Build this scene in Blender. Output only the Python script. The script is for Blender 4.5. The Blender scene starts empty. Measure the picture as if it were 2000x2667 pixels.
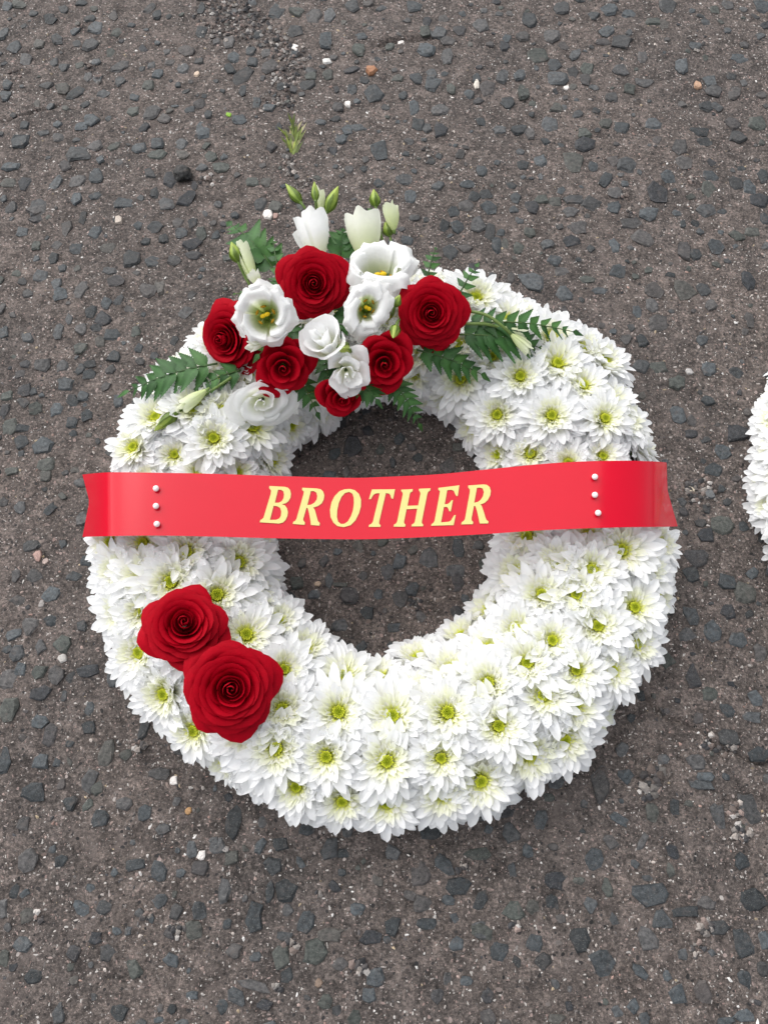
import bpy, bmesh, math, random
import numpy as np
from mathutils import Vector, Matrix

random.seed(7)
rng = np.random.default_rng(11)
sc = bpy.context.scene
COL = sc.collection
PI = math.pi

# ------------------------------------------------------------------ camera
TILT = math.radians(20.0)
DIST = 0.66
cam_d = bpy.data.cameras.new("camera")
cam_d.sensor_fit = 'HORIZONTAL'
cam_d.sensor_width = 36.0
cam_d.lens = 36.0
cam_d.clip_start = 0.01
cam_d.clip_end = 1000.0
cam = bpy.data.objects.new("camera", cam_d)
COL.objects.link(cam)
CAM = Vector((0.0, -DIST * math.sin(TILT), DIST * math.cos(TILT)))
cam.location = CAM
cam.rotation_euler = (TILT, 0, 0)
sc.camera = cam
FWD = Vector((0, math.sin(TILT), -math.cos(TILT)))
CUP = Vector((0, math.cos(TILT), math.sin(TILT)))

# ------------------------------------------------------------------ sky, sun, exposure (overcast)
SUN_EL, SUN_ROT = math.radians(50), math.radians(-42)
w = bpy.data.worlds.new("World")
sc.world = w
w.use_nodes = True
nt = w.node_tree
bg = nt.nodes["Background"]
sky = nt.nodes.new("ShaderNodeTexSky")
sky.sky_type = 'NISHITA'
sky.sun_disc = False
sky.sun_elevation = SUN_EL
sky.sun_rotation = SUN_ROT
sky.air_density = 1.0
sky.dust_density = 2.5
sky.ozone_density = 1.0
hs = nt.nodes.new("ShaderNodeHueSaturation")
hs.inputs["Saturation"].default_value = 0.22      # a grey, clouded-over sky
nt.links.new(sky.outputs[0], hs.inputs["Color"])
nt.links.new(hs.outputs[0], bg.inputs["Color"])
bg.inputs["Strength"].default_value = 0.11
sun_d = bpy.data.lights.new("sun", 'SUN')
sun_d.energy = 1.5
sun_d.angle = math.radians(95)
sun_d.color = (1.0, 0.97, 0.92)
sun = bpy.data.objects.new("sun", sun_d)
COL.objects.link(sun)
sdir = Vector((math.sin(SUN_ROT) * math.cos(SUN_EL), math.cos(SUN_ROT) * math.cos(SUN_EL), math.sin(SUN_EL)))
sun.rotation_euler = sdir.to_track_quat('Z', 'Y').to_euler()
sun.location = sdir * 3
sc.view_settings.view_transform = 'Standard'
sc.view_settings.look = 'None'
sc.view_settings.gamma = 1.0
sc.view_settings.exposure = 1.06
sc.cycles.max_bounces = 14
sc.cycles.diffuse_bounces = 9
sc.cycles.transmission_bounces = 10

# ------------------------------------------------------------------ helpers
def ray(px, py):
    """direction through a point of the photograph (1659 x 2212 units)"""
    return FWD + Vector((1, 0, 0)) * ((px - 829.5) / 1659.0) + CUP * ((1106.0 - py) / 1659.0)

def P(px, py, z=0.0):
    d = ray(px, py)
    return CAM + d * ((CAM.z - z) / (-d.z))

def S(x, y, z=0.0):            # same from 2000 x 2667 units
    return P(x / 1.20555, y / 1.20555, z)

class MB:
    def __init__(self):
        self.v, self.f, self.c, self.smooth = [], [], [], True
    def add(self, verts, faces, cols=None):
        o = len(self.v)
        self.v += [tuple(p) for p in verts]
        self.f += [tuple(i + o for i in f) for f in faces]
        if cols is None:
            cols = [(1, 1, 1)] * len(verts)
        self.c += [tuple(c) for c in cols]
    def mesh(self, name, mat, smooth=True):
        me = bpy.data.meshes.new(name)
        me.from_pydata(self.v, [], self.f)
        a = me.color_attributes.new("col", 'FLOAT_COLOR', 'POINT')
        arr = np.ones((len(self.v), 4), dtype=np.float32)
        arr[:, :3] = np.array(self.c, dtype=np.float32).reshape(-1, 3)
        a.data.foreach_set("color", arr.ravel())
        me.materials.append(mat)
        if smooth:
            me.shade_smooth()
        me.update()
        return me

def link(name, data, parent=None, mw=None):
    o = bpy.data.objects.new(name, data)
    COL.objects.link(o)
    if parent is not None:
        o.parent = parent
    if mw is not None:
        o.matrix_local = mw
    return o

def thing(name, label, cat, mw=None, group=None, data=None):
    o = link(name, data, None, mw)
    o["label"] = label
    o["category"] = cat
    if group:
        o["group"] = group
    return o

def frame(pos, n, roll=0.0, s=1.0):
    n = n.normalized()
    up = Vector((0, 1, 0)) if abs(n.y) < 0.9 else Vector((1, 0, 0))
    x = up.cross(n).normalized()
    y = n.cross(x)
    m = Matrix((x, y, n)).transposed().to_4x4()
    return Matrix.Translation(pos) @ m @ Matrix.Rotation(roll, 4, 'Z') @ Matrix.Scale(s, 4)

def facing(pos, tx, ty):
    v = (CAM - pos).normalized()
    r = Vector((1, 0, 0))
    r = (r - v * r.dot(v)).normalized()
    u = v.cross(r)
    k = math.sqrt(max(0.02, 1 - tx * tx - ty * ty))
    return (v * k + r * tx + u * ty).normalized()

def grid_faces(nu, nv, o=0):
    return [(o + j * nu + i, o + j * nu + i + 1, o + (j + 1) * nu + i + 1, o + (j + 1) * nu + i)
            for j in range(nv - 1) for i in range(nu - 1)]

def tube(mb, pts, radii, n=6, col=(1, 1, 1)):
    pts = [Vector(p) for p in pts]
    vs, cs = [], []
    for i, p in enumerate(pts):
        t = (pts[min(i + 1, len(pts) - 1)] - pts[max(i - 1, 0)]).normalized()
        a = Vector((0, 0, 1)) if abs(t.z) < 0.9 else Vector((1, 0, 0))
        x = a.cross(t).normalized(); y = t.cross(x)
        for k in range(n):
            q = 2 * PI * k / n
            vs.append(p + (x * math.cos(q) + y * math.sin(q)) * radii[i])
            cs.append(col)
    fs = [(i * n + k, i * n + (k + 1) % n, (i + 1) * n + (k + 1) % n, (i + 1) * n + k)
          for i in range(len(pts) - 1) for k in range(n)]
    fs.append(tuple(range(n))[::-1]); fs.append(tuple((len(pts) - 1) * n + k for k in range(n)))
    mb.add(vs, fs, cs)

def curve_pts(ctrl, n=12):
    """Catmull-Rom through control points"""
    c = [Vector(p) for p in ctrl]
    c = [c[0] * 2 - c[1]] + c + [c[-1] * 2 - c[-2]]
    out = []
    for i in range(1, len(c) - 2):
        for k in range(n):
            t = k / n
            out.append(0.5 * ((2 * c[i]) + (c[i + 1] - c[i - 1]) * t + (2 * c[i - 1] - 5 * c[i] + 4 * c[i + 1] - c[i + 2]) * t * t
                              + (3 * c[i] - c[i - 1] - 3 * c[i + 1] + c[i + 2]) * t ** 3))
    out.append(c[-2])
    return out

def vnoise(x, y, seed=0):
    """2-D value noise, vectorised, -1..1"""
    r = np.random.default_rng(seed)
    T = r.random((256, 256)) * 2 - 1
    xi, yi = np.floor(x).astype(int), np.floor(y).astype(int)
    fx, fy = x - xi, y - yi
    fx, fy = fx * fx * (3 - 2 * fx), fy * fy * (3 - 2 * fy)
    g = lambda a, b: T[a % 256, b % 256]
    return (g(xi, yi) * (1 - fx) + g(xi + 1, yi) * fx) * (1 - fy) + (g(xi, yi + 1) * (1 - fx) + g(xi + 1, yi + 1) * fx) * fy

# ------------------------------------------------------------------ materials
def newmat(name):
    m = bpy.data.materials.new(name)
    m.use_nodes = True
    t = m.node_tree
    return m, t, t.nodes["Principled BSDF"]

def N(t, kind, **kw):
    n = t.nodes.new(kind)
    for k, v in kw.items():
        setattr(n, k, v)
    return n

def ramp(t, src, stops):
    r = N(t, "ShaderNodeValToRGB")
    e = r.color_ramp.elements
    e[0].position, e[0].color = stops[0][0], (*stops[0][1], 1)
    e[1].position, e[1].color = stops[-1][0], (*stops[-1][1], 1)
    for p, c in stops[1:-1]:
        q = e.new(p); q.color = (*c, 1)
    t.links.new(src, r.inputs[0])
    return r

def mixc(t, fac, a, b, mode='MIX'):
    m = N(t, "ShaderNodeMix", data_type='RGBA', blend_type=mode)
    for sock, val in ((m.inputs[0], fac), (m.inputs[6], a), (m.inputs[7], b)):
        if hasattr(val, "is_output"):
            t.links.new(val, sock)
        else:
            sock.default_value = val if not isinstance(val, tuple) else (*val, 1)
    return m.outputs[2]

def noise(t, scale, detail=2, rough=0.5, coord=None, dist=0.0):
    n = N(t, "ShaderNodeTexNoise")
    n.inputs["Scale"].default_value = scale
    n.inputs["Detail"].default_value = detail
    n.inputs["Roughness"].default_value = rough
    n.inputs["Distortion"].default_value = dist
    if coord is not None:
        t.links.new(coord, n.inputs["Vector"])
    return n

def petal_mat(name, tint=(1, 1, 1), rough=0.5, transl=0.35, spec=0.3, sheen=0.0, noise_amt=0.12, noise_scale=260, sss_col=None, streak=0.0):
    m, t, b = newmat(name)
    at = N(t, "ShaderNodeAttribute", attribute_name="col")
    tc = N(t, "ShaderNodeTexCoord")
    nz = noise(t, noise_scale, 3, 0.6, tc.outputs["Object"])
    lo = tuple(1 - noise_amt for _ in range(3))
    r = ramp(t, nz.outputs[0], [(0.3, lo), (0.7, (1, 1, 1))])
    c = mixc(t, 1.0, at.outputs["Color"], r.outputs[0], 'MULTIPLY')
    c = mixc(t, 1.0, c, tint, 'MULTIPLY')
    t.links.new(c, b.inputs["Base Color"])
    b.inputs["Roughness"].default_value = rough
    b.inputs["Specular IOR Level"].default_value = spec
    b.inputs["Sheen Weight"].default_value = sheen
    b.inputs["Sheen Roughness"].default_value = 0.4
    if sheen:
        b.inputs["Sheen Tint"].default_value = (*[min(1, x) for x in (1.0, 0.25, 0.3)], 1)
    bp = N(t, "ShaderNodeBump")
    bp.inputs["Strength"].default_value = 0.25 + streak
    bp.inputs["Distance"].default_value = 0.0004 + 0.0012 * streak
    hz = noise(t, noise_scale * 1.7, 4, 0.65, tc.outputs["Object"], 1.2)
    t.links.new(hz.outputs[0] if streak else nz.outputs[0], bp.inputs["Height"])
    t.links.new(bp.outputs[0], b.inputs["Normal"])
    tr = N(t, "ShaderNodeBsdfTranslucent")
    if sss_col:
        tr.inputs["Color"].default_value = (*sss_col, 1)
    else:
        t.links.new(c, tr.inputs["Color"])
    mx = N(t, "ShaderNodeMixShader")
    mx.inputs[0].default_value = transl
    t.links.new(b.outputs[0], mx.inputs[1]); t.links.new(tr.outputs[0], mx.inputs[2])
    t.links.new(mx.outputs[0], t.nodes["Material Output"].inputs["Surface"])
    return m

M_CHRYS = petal_mat("chrysanthemum_petal", rough=0.45, transl=0.50, spec=0.22, noise_amt=0.02, noise_scale=200)
M_DISC = petal_mat("chrysanthemum_disc", rough=0.6, transl=0.1, spec=0.3, noise_amt=0.35, noise_scale=900)
M_ROSE = petal_mat("red_rose_petal", streak=0.15, rough=0.62, transl=0.20, spec=0.08, sheen=0.0, noise_amt=0.18, noise_scale=160)
M_LISI = petal_mat("lisianthus_petal", streak=0.35, rough=0.5, transl=0.48, spec=0.2, noise_amt=0.05, noise_scale=220)
M_GREEN = petal_mat("bud_green", rough=0.45, transl=0.2, spec=0.4, noise_amt=0.25, noise_scale=300)
M_FERN = petal_mat("fern_leaf", rough=0.45, transl=0.22, spec=0.3, noise_amt=0.4, noise_scale=240)
_t = M_FERN.node_tree
_oi = N(_t, "ShaderNodeObjectInfo")
_rr = ramp(_t, _oi.outputs["Random"], [(0.0, (0.55, 0.60, 0.55)), (0.5, (1.0, 1.0, 1.0)), (1.0, (1.45, 1.30, 1.05))])
_b = _t.nodes["Principled BSDF"]
_src = _b.inputs["Base Color"].links[0].from_socket
_t.links.new(mixc(_t, 1.0, _src, _rr.outputs[0], 'MULTIPLY'), _b.inputs["Base Color"])
M_STAMEN = petal_mat("stamen_yellow", rough=0.6, transl=0.05, spec=0.2, noise_amt=0.3, noise_scale=1200)

def stone_mat():
    m, t, b = newmat("chipping_stone")
    at = N(t, "ShaderNodeAttribute", attribute_name="col")
    g = N(t, "ShaderNodeNewGeometry")
    n1 = noise(t, 320, 4, 0.65, g.outputs["Position"])
    n2 = noise(t, 1500, 2, 0.6, g.outputs["Position"])
    n3 = noise(t, 130, 4, 0.7, g.outputs["Position"], 0.6)
    r1 = ramp(t, n1.outputs[0], [(0.32, (0.45, 0.47, 0.48)), (0.68, (1.6, 1.6, 1.58))])
    c = mixc(t, 1.0, at.outputs["Color"], r1.outputs[0], 'MULTIPLY')
    r2 = ramp(t, n2.outputs[0], [(0.60, (0, 0, 0)), (0.76, (0.55, 0.55, 0.55))])
    c = mixc(t, r2.outputs[0], c, (0.30, 0.28, 0.26))
    r3 = ramp(t, n3.outputs[0], [(0.56, (0, 0, 0)), (0.74, (0.7, 0.7, 0.7))])
    c = mixc(t, r3.outputs[0], c, (0.095, 0.080, 0.074))          # clinging mortar dust
    t.links.new(c, b.inputs["Base Color"])
    b.inputs["Roughness"].default_value = 0.62
    b.inputs["Specular IOR Level"].default_value = 0.28
    bp = N(t, "ShaderNodeBump")
    bp.inputs["Strength"].default_value = 0.7
    bp.inputs["Distance"].default_value = 0.0009
    t.links.new(n1.outputs[0], bp.inputs["Height"])
    t.links.new(bp.outputs[0], b.inputs["Normal"])
    return m
M_STONE = stone_mat()

def grit_mat():
    m, t, b = newmat("loose_grit")
    at = N(t, "ShaderNodeAttribute", attribute_name="col")
    g = N(t, "ShaderNodeNewGeometry")
    n1 = noise(t, 900, 3, 0.6, g.outputs["Position"])
    r1 = ramp(t, n1.outputs[0], [(0.3, (0.65, 0.65, 0.65)), (0.7, (1.15, 1.15, 1.15))])
    c = mixc(t, 1.0, at.outputs["Color"], r1.outputs[0], 'MULTIPLY')
    t.links.new(c, b.inputs["Base Color"])
    b.inputs["Roughness"].default_value = 0.7
    return m
M_GRIT = grit_mat()

def asphalt_mat():
    m, t, b = newmat("weathered_asphalt")
    g = N(t, "ShaderNodeNewGeometry")
    pos = g.outputs["Position"]
    big = noise(t, 7, 4, 0.6, pos, 0.3)
    mid = noise(t, 55, 5, 0.7, pos, 0.4)
    fine = noise(t, 420, 5, 0.75, pos)
    vfine = noise(t, 1500, 3, 0.7, pos)
    c0 = ramp(t, mid.outputs[0], [(0.30, (0.062, 0.053, 0.050)), (0.50, (0.109, 0.095, 0.089)), (0.68, (0.178, 0.152, 0.142))])
    cb = ramp(t, big.outputs[0], [(0.35, (0.82, 0.82, 0.83)), (0.68, (1.16, 1.12, 1.10))])
    c = mixc(t, 1.0, c0.outputs[0], cb.outputs[0], 'MULTIPLY')
    grn = noise(t, 165, 4, 0.7, pos, 0.5)
    cg_ = ramp(t, grn.outputs[0], [(0.32, (0.62, 0.62, 0.62)), (0.5, (1.0, 1.0, 1.0)), (0.70, (1.5, 1.46, 1.42))])
    c = mixc(t, 0.9, c, cg_.outputs[0], 'MULTIPLY')
    cf = ramp(t, fine.outputs[0], [(0.32, (0.30, 0.30, 0.30)), (0.50, (0.95, 0.95, 0.95)), (0.68, (2.1, 2.05, 2.0))])
    c = mixc(t, 1.0, c, cf.outputs[0], 'MULTIPLY')
    cv = ramp(t, vfine.outputs[0], [(0.34, (0.5, 0.5, 0.5)), (0.66, (1.5, 1.48, 1.46))])
    c = mixc(t, 0.7, c, cv.outputs[0], 'MULTIPLY')
    # sand grains and shell flecks of the mortar
    du = noise(t, 26, 6, 0.72, pos, 0.8)
    rd = ramp(t, du.outputs[0], [(0.54, (0, 0, 0)), (0.70, (0.6, 0.6, 0.6))])
    c = mixc(t, rd.outputs[0], c, (0.20, 0.165, 0.152))        # pale worn mortar
    def flecks(scale, keep, size, colr, stretch):
        mp = N(t, "ShaderNodeMapping")
        mp.inputs["Scale"].default_value = stretch
        mp.inputs["Rotation"].default_value = (0, 0, 0.7)
        t.links.new(pos, mp.inputs["Vector"])
        wn = noise(t, scale * 0.4, 2, 0.5, pos)
        ad = N(t, "ShaderNodeVectorMath", operation='MULTIPLY_ADD')
        ad.inputs[1].default_value = (0.006, 0.006, 0.006)
        t.links.new(wn.outputs["Color"], ad.inputs[0]); t.links.new(mp.outputs[0], ad.inputs[2])
        v = N(t, "ShaderNodeTexVoronoi", feature='F1')
        v.inputs["Scale"].default_value = scale
        v.inputs["Randomness"].default_value = 1.0
        t.links.new(ad.outputs[0], v.inputs["Vector"])
        sp = N(t, "ShaderNodeSeparateColor"); t.links.new(v.outputs["Color"], sp.inputs[0])
        k = N(t, "ShaderNodeMath", operation='GREATER_THAN'); k.inputs[1].default_value = 1 - keep
        t.links.new(sp.outputs[0], k.inputs[0])
        sz = N(t, "ShaderNodeMath", operation='MULTIPLY'); sz.inputs[1].default_value = size
        t.links.new(sp.outputs[1], sz.inputs[0])
        d = N(t, "ShaderNodeMath", operation='LESS_THAN')
        t.links.new(v.outputs["Distance"], d.inputs[0]); t.links.new(sz.outputs[0], d.inputs[1])
        a = N(t, "ShaderNodeMath", operation='MULTIPLY'); t.links.new(k.outputs[0], a.inputs[0]); t.links.new(d.outputs[0], a.inputs[1])
        cr = ramp(t, sp.outputs[2], colr)
        return a.outputs[0], cr.outputs[0]
    pale = [(0.0, (0.28, 0.20, 0.18)), (0.35, (0.34, 0.26, 0.24)), (0.6, (0.42, 0.38, 0.36)), (0.85, (0.6, 0.57, 0.54)), (1.0, (0.2, 0.18, 0.17))]
    dim = [(0.0, (0.17, 0.125, 0.11)), (0.4, (0.22, 0.18, 0.165)), (0.7, (0.15, 0.14, 0.135)), (1.0, (0.30, 0.26, 0.24))]
    dark = [(0.0, (0.03, 0.03, 0.032)), (0.6, (0.05, 0.045, 0.045)), (1.0, (0.02, 0.02, 0.02))]
    for (s_, k_, z_, cc, st) in ((240, 0.36, 0.38, dark, (1, 1, 1)), (430, 0.26, 0.46, dim, (1, 2.4, 1)), (330, 0.18, 0.40, dim, (2.6, 1, 1)), (150, 0.12, 0.34, dim, (1, 1.4, 1)), (300, 0.14, 0.42, pale, (1, 1.8, 1)), (520, 0.16, 0.55, pale, (1.6, 1, 1)), (200, 0.07, 0.36, pale, (1.3, 1, 1))):
        a, cr = flecks(s_, k_, z_, cc, st)
        c = mixc(t, a, c, cr)
    t.links.new(c, b.inputs["Base Color"])
    b.inputs["Roughness"].default_value = 0.85
    b.inputs["Specular IOR Level"].default_value = 0.25
    h = N(t, "ShaderNodeMath", operation='MULTIPLY_ADD'); h.inputs[1].default_value = 0.45
    t.links.new(vfine.outputs[0], h.inputs[0]); t.links.new(fine.outputs[0], h.inputs[2])
    bp = N(t, "ShaderNodeBump")
    bp.inputs["Strength"].default_value = 1.0
    bp.inputs["Distance"].default_value = 0.0026
    t.links.new(h.outputs[0], bp.inputs["Height"])
    t.links.new(bp.outputs[0], b.inputs["Normal"])
    return m
M_ASPH = asphalt_mat()

def plain(name, col, rough=0.5, spec=0.5, coat=0.0, coat_rough=0.1, noise_amt=0.1, nscale=80, bump=0.0):
    m, t, b = newmat(name)
    tc = N(t, "ShaderNodeTexCoord")
    n1 = noise(t, nscale, 3, 0.6, tc.outputs["Object"])
    lo = tuple(c * (1 - noise_amt) for c in col)
    r = ramp(t, n1.outputs[0], [(0.3, lo), (0.7, col)])
    t.links.new(r.outputs[0], b.inputs["Base Color"])
    b.inputs["Roughness"].default_value = rough
    b.inputs["Specular IOR Level"].default_value = spec
    b.inputs["Coat Weight"].default_value = coat
    b.inputs["Coat Roughness"].default_value = coat_rough
    if bump:
        bp = N(t, "ShaderNodeBump"); bp.inputs["Strength"].default_value = bump; bp.inputs["Distance"].default_value = 0.001
        t.links.new(n1.outputs[0], bp.inputs["Height"]); t.links.new(bp.outputs[0], b.inputs["Normal"])
    return m
M_RIBBON = plain("red_satin_ribbon", (0.48, 0.002, 0.017), rough=0.13, spec=0.27, noise_amt=0.04, nscale=30)
M_RIBBON.node_tree.nodes["Principled BSDF"].inputs["IOR"].default_value = 1.45
M_LETTER = plain("gold_foil_letter", (0.54, 0.475, 0.15), rough=0.45, spec=0.5, noise_amt=0.06, nscale=900)
M_PEARL = plain("pearl", (0.80, 0.74, 0.74), rough=0.18, spec=0.7, coat=0.6, coat_rough=0.08, noise_amt=0.05, nscale=400)
M_STEEL = plain("pin_steel", (0.5, 0.5, 0.5), rough=0.3, noise_amt=0.1)
M_FOAM = plain("dark_green_foam", (0.012, 0.03, 0.014), rough=0.9, noise_amt=0.4, nscale=500, bump=0.5)

# ------------------------------------------------------------------ the ground
CRACKS = [
    [(1658, 1790), (1690, 1825), (1722, 1862), (1775, 1880), (1828, 1903), (1875, 1952), (1923, 1965), (1962, 1985), (2010, 1996)],
    [(0, 316), (80, 289), (157, 271)],
    [(665, -20), (700, 60), (742, 130), (755, 220), (764, 290), (760, 380), (757, 446), (790, 480)],
    [(990, 112), (1045, 102), (1120, 96)],
]
CR_W = [(0.0019, 0.0045), (0.0015, 0.0030), (0.005, 0.0018), (0.0030, 0.0050)]
CR3 = [[S(x, y) for x, y in c] for c in CRACKS]

def seg_dist(X, Y, pts):
    d = np.full(X.shape, 9.0)
    for a, b in zip(pts[:-1], pts[1:]):
        ax, ay, bx, by = a.x, a.y, b.x, b.y
        L2 = (bx - ax) ** 2 + (by - ay) ** 2
        tt = np.clip(((X - ax) * (bx - ax) + (Y - ay) * (by - ay)) / L2, 0, 1)
        d = np.minimum(d, np.hypot(X - ax - tt * (bx - ax), Y - ay - tt * (by - ay)))
    return d

def ground_h(X, Y):
    h = 0.0016 * vnoise(X * 9 + 40, Y * 9 + 40, 1) + 0.0008 * vnoise(X * 30 + 9, Y * 30 + 3, 2)
    h += 0.0007 * vnoise(X * 95, Y * 95, 3) + 0.0005 * vnoise(X * 240, Y * 240, 4)
    wob = 0.0018 * vnoise(X * 160, Y * 160, 5)
    for pts, (wd, dp) in zip(CR3, CR_W):
        x0 = min(p.x for p in pts) - .02; x1 = max(p.x for p in pts) + .02
        y0 = min(p.y for p in pts) - .02; y1 = max(p.y for p in pts) + .02
        m = (X > x0) & (X < x1) & (Y > y0) & (Y < y1)
        if m.any():
            d = seg_dist(X[m] + wob[m], Y[m] - wob[m], pts)
            hh = h[m]; hh -= dp * np.exp(-(d / wd) ** 2); h[m] = hh
    return h - 0.0012

def axis(lo, hi, step, far):
    core = np.arange(lo, hi + step / 2, step)
    ex, s = [], step
    p = 0.0
    while p < far:
        s *= 1.25; p += s; ex.append(p)
    ex = np.array(ex)
    return np.concatenate([(lo - ex)[::-1], core, hi + ex])
xs = axis(-0.55, 0.70, 0.002, 250.0)
ys = axis(-0.46, 0.74, 0.002, 250.0)
GX, GY = np.meshgrid(xs, ys)
GZ = ground_h(GX, GY)
nx, ny = len(xs), len(ys)
co = np.stack([GX, GY, GZ], -1).reshape(-1, 3).astype(np.float32)
ii = (np.arange(ny - 1)[:, None] * nx + np.arange(nx - 1)[None, :]).ravel()
quads = np.stack([ii, ii + 1, ii + nx + 1, ii + nx], -1).astype(np.int32)
gm = bpy.data.meshes.new("asphalt_ground")
gm.vertices.add(len(co)); gm.vertices.foreach_set("co", co.ravel())
gm.loops.add(quads.size); gm.loops.foreach_set("vertex_index", quads.ravel())
gm.polygons.add(len(quads)); gm.polygons.foreach_set("loop_start", np.arange(0, quads.size, 4, dtype=np.int32))
gm.update(calc_edges=True)
gm.materials.append(M_ASPH)
gm.shade_smooth()
ground = link("asphalt_ground", gm)
ground["kind"] = "structure"
ground["label"] = "weathered brown grey asphalt with dark chippings pressed into it"

def gz(x, y):
    return float(ground_h(np.array([x]), np.array([y]))[0])

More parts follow.
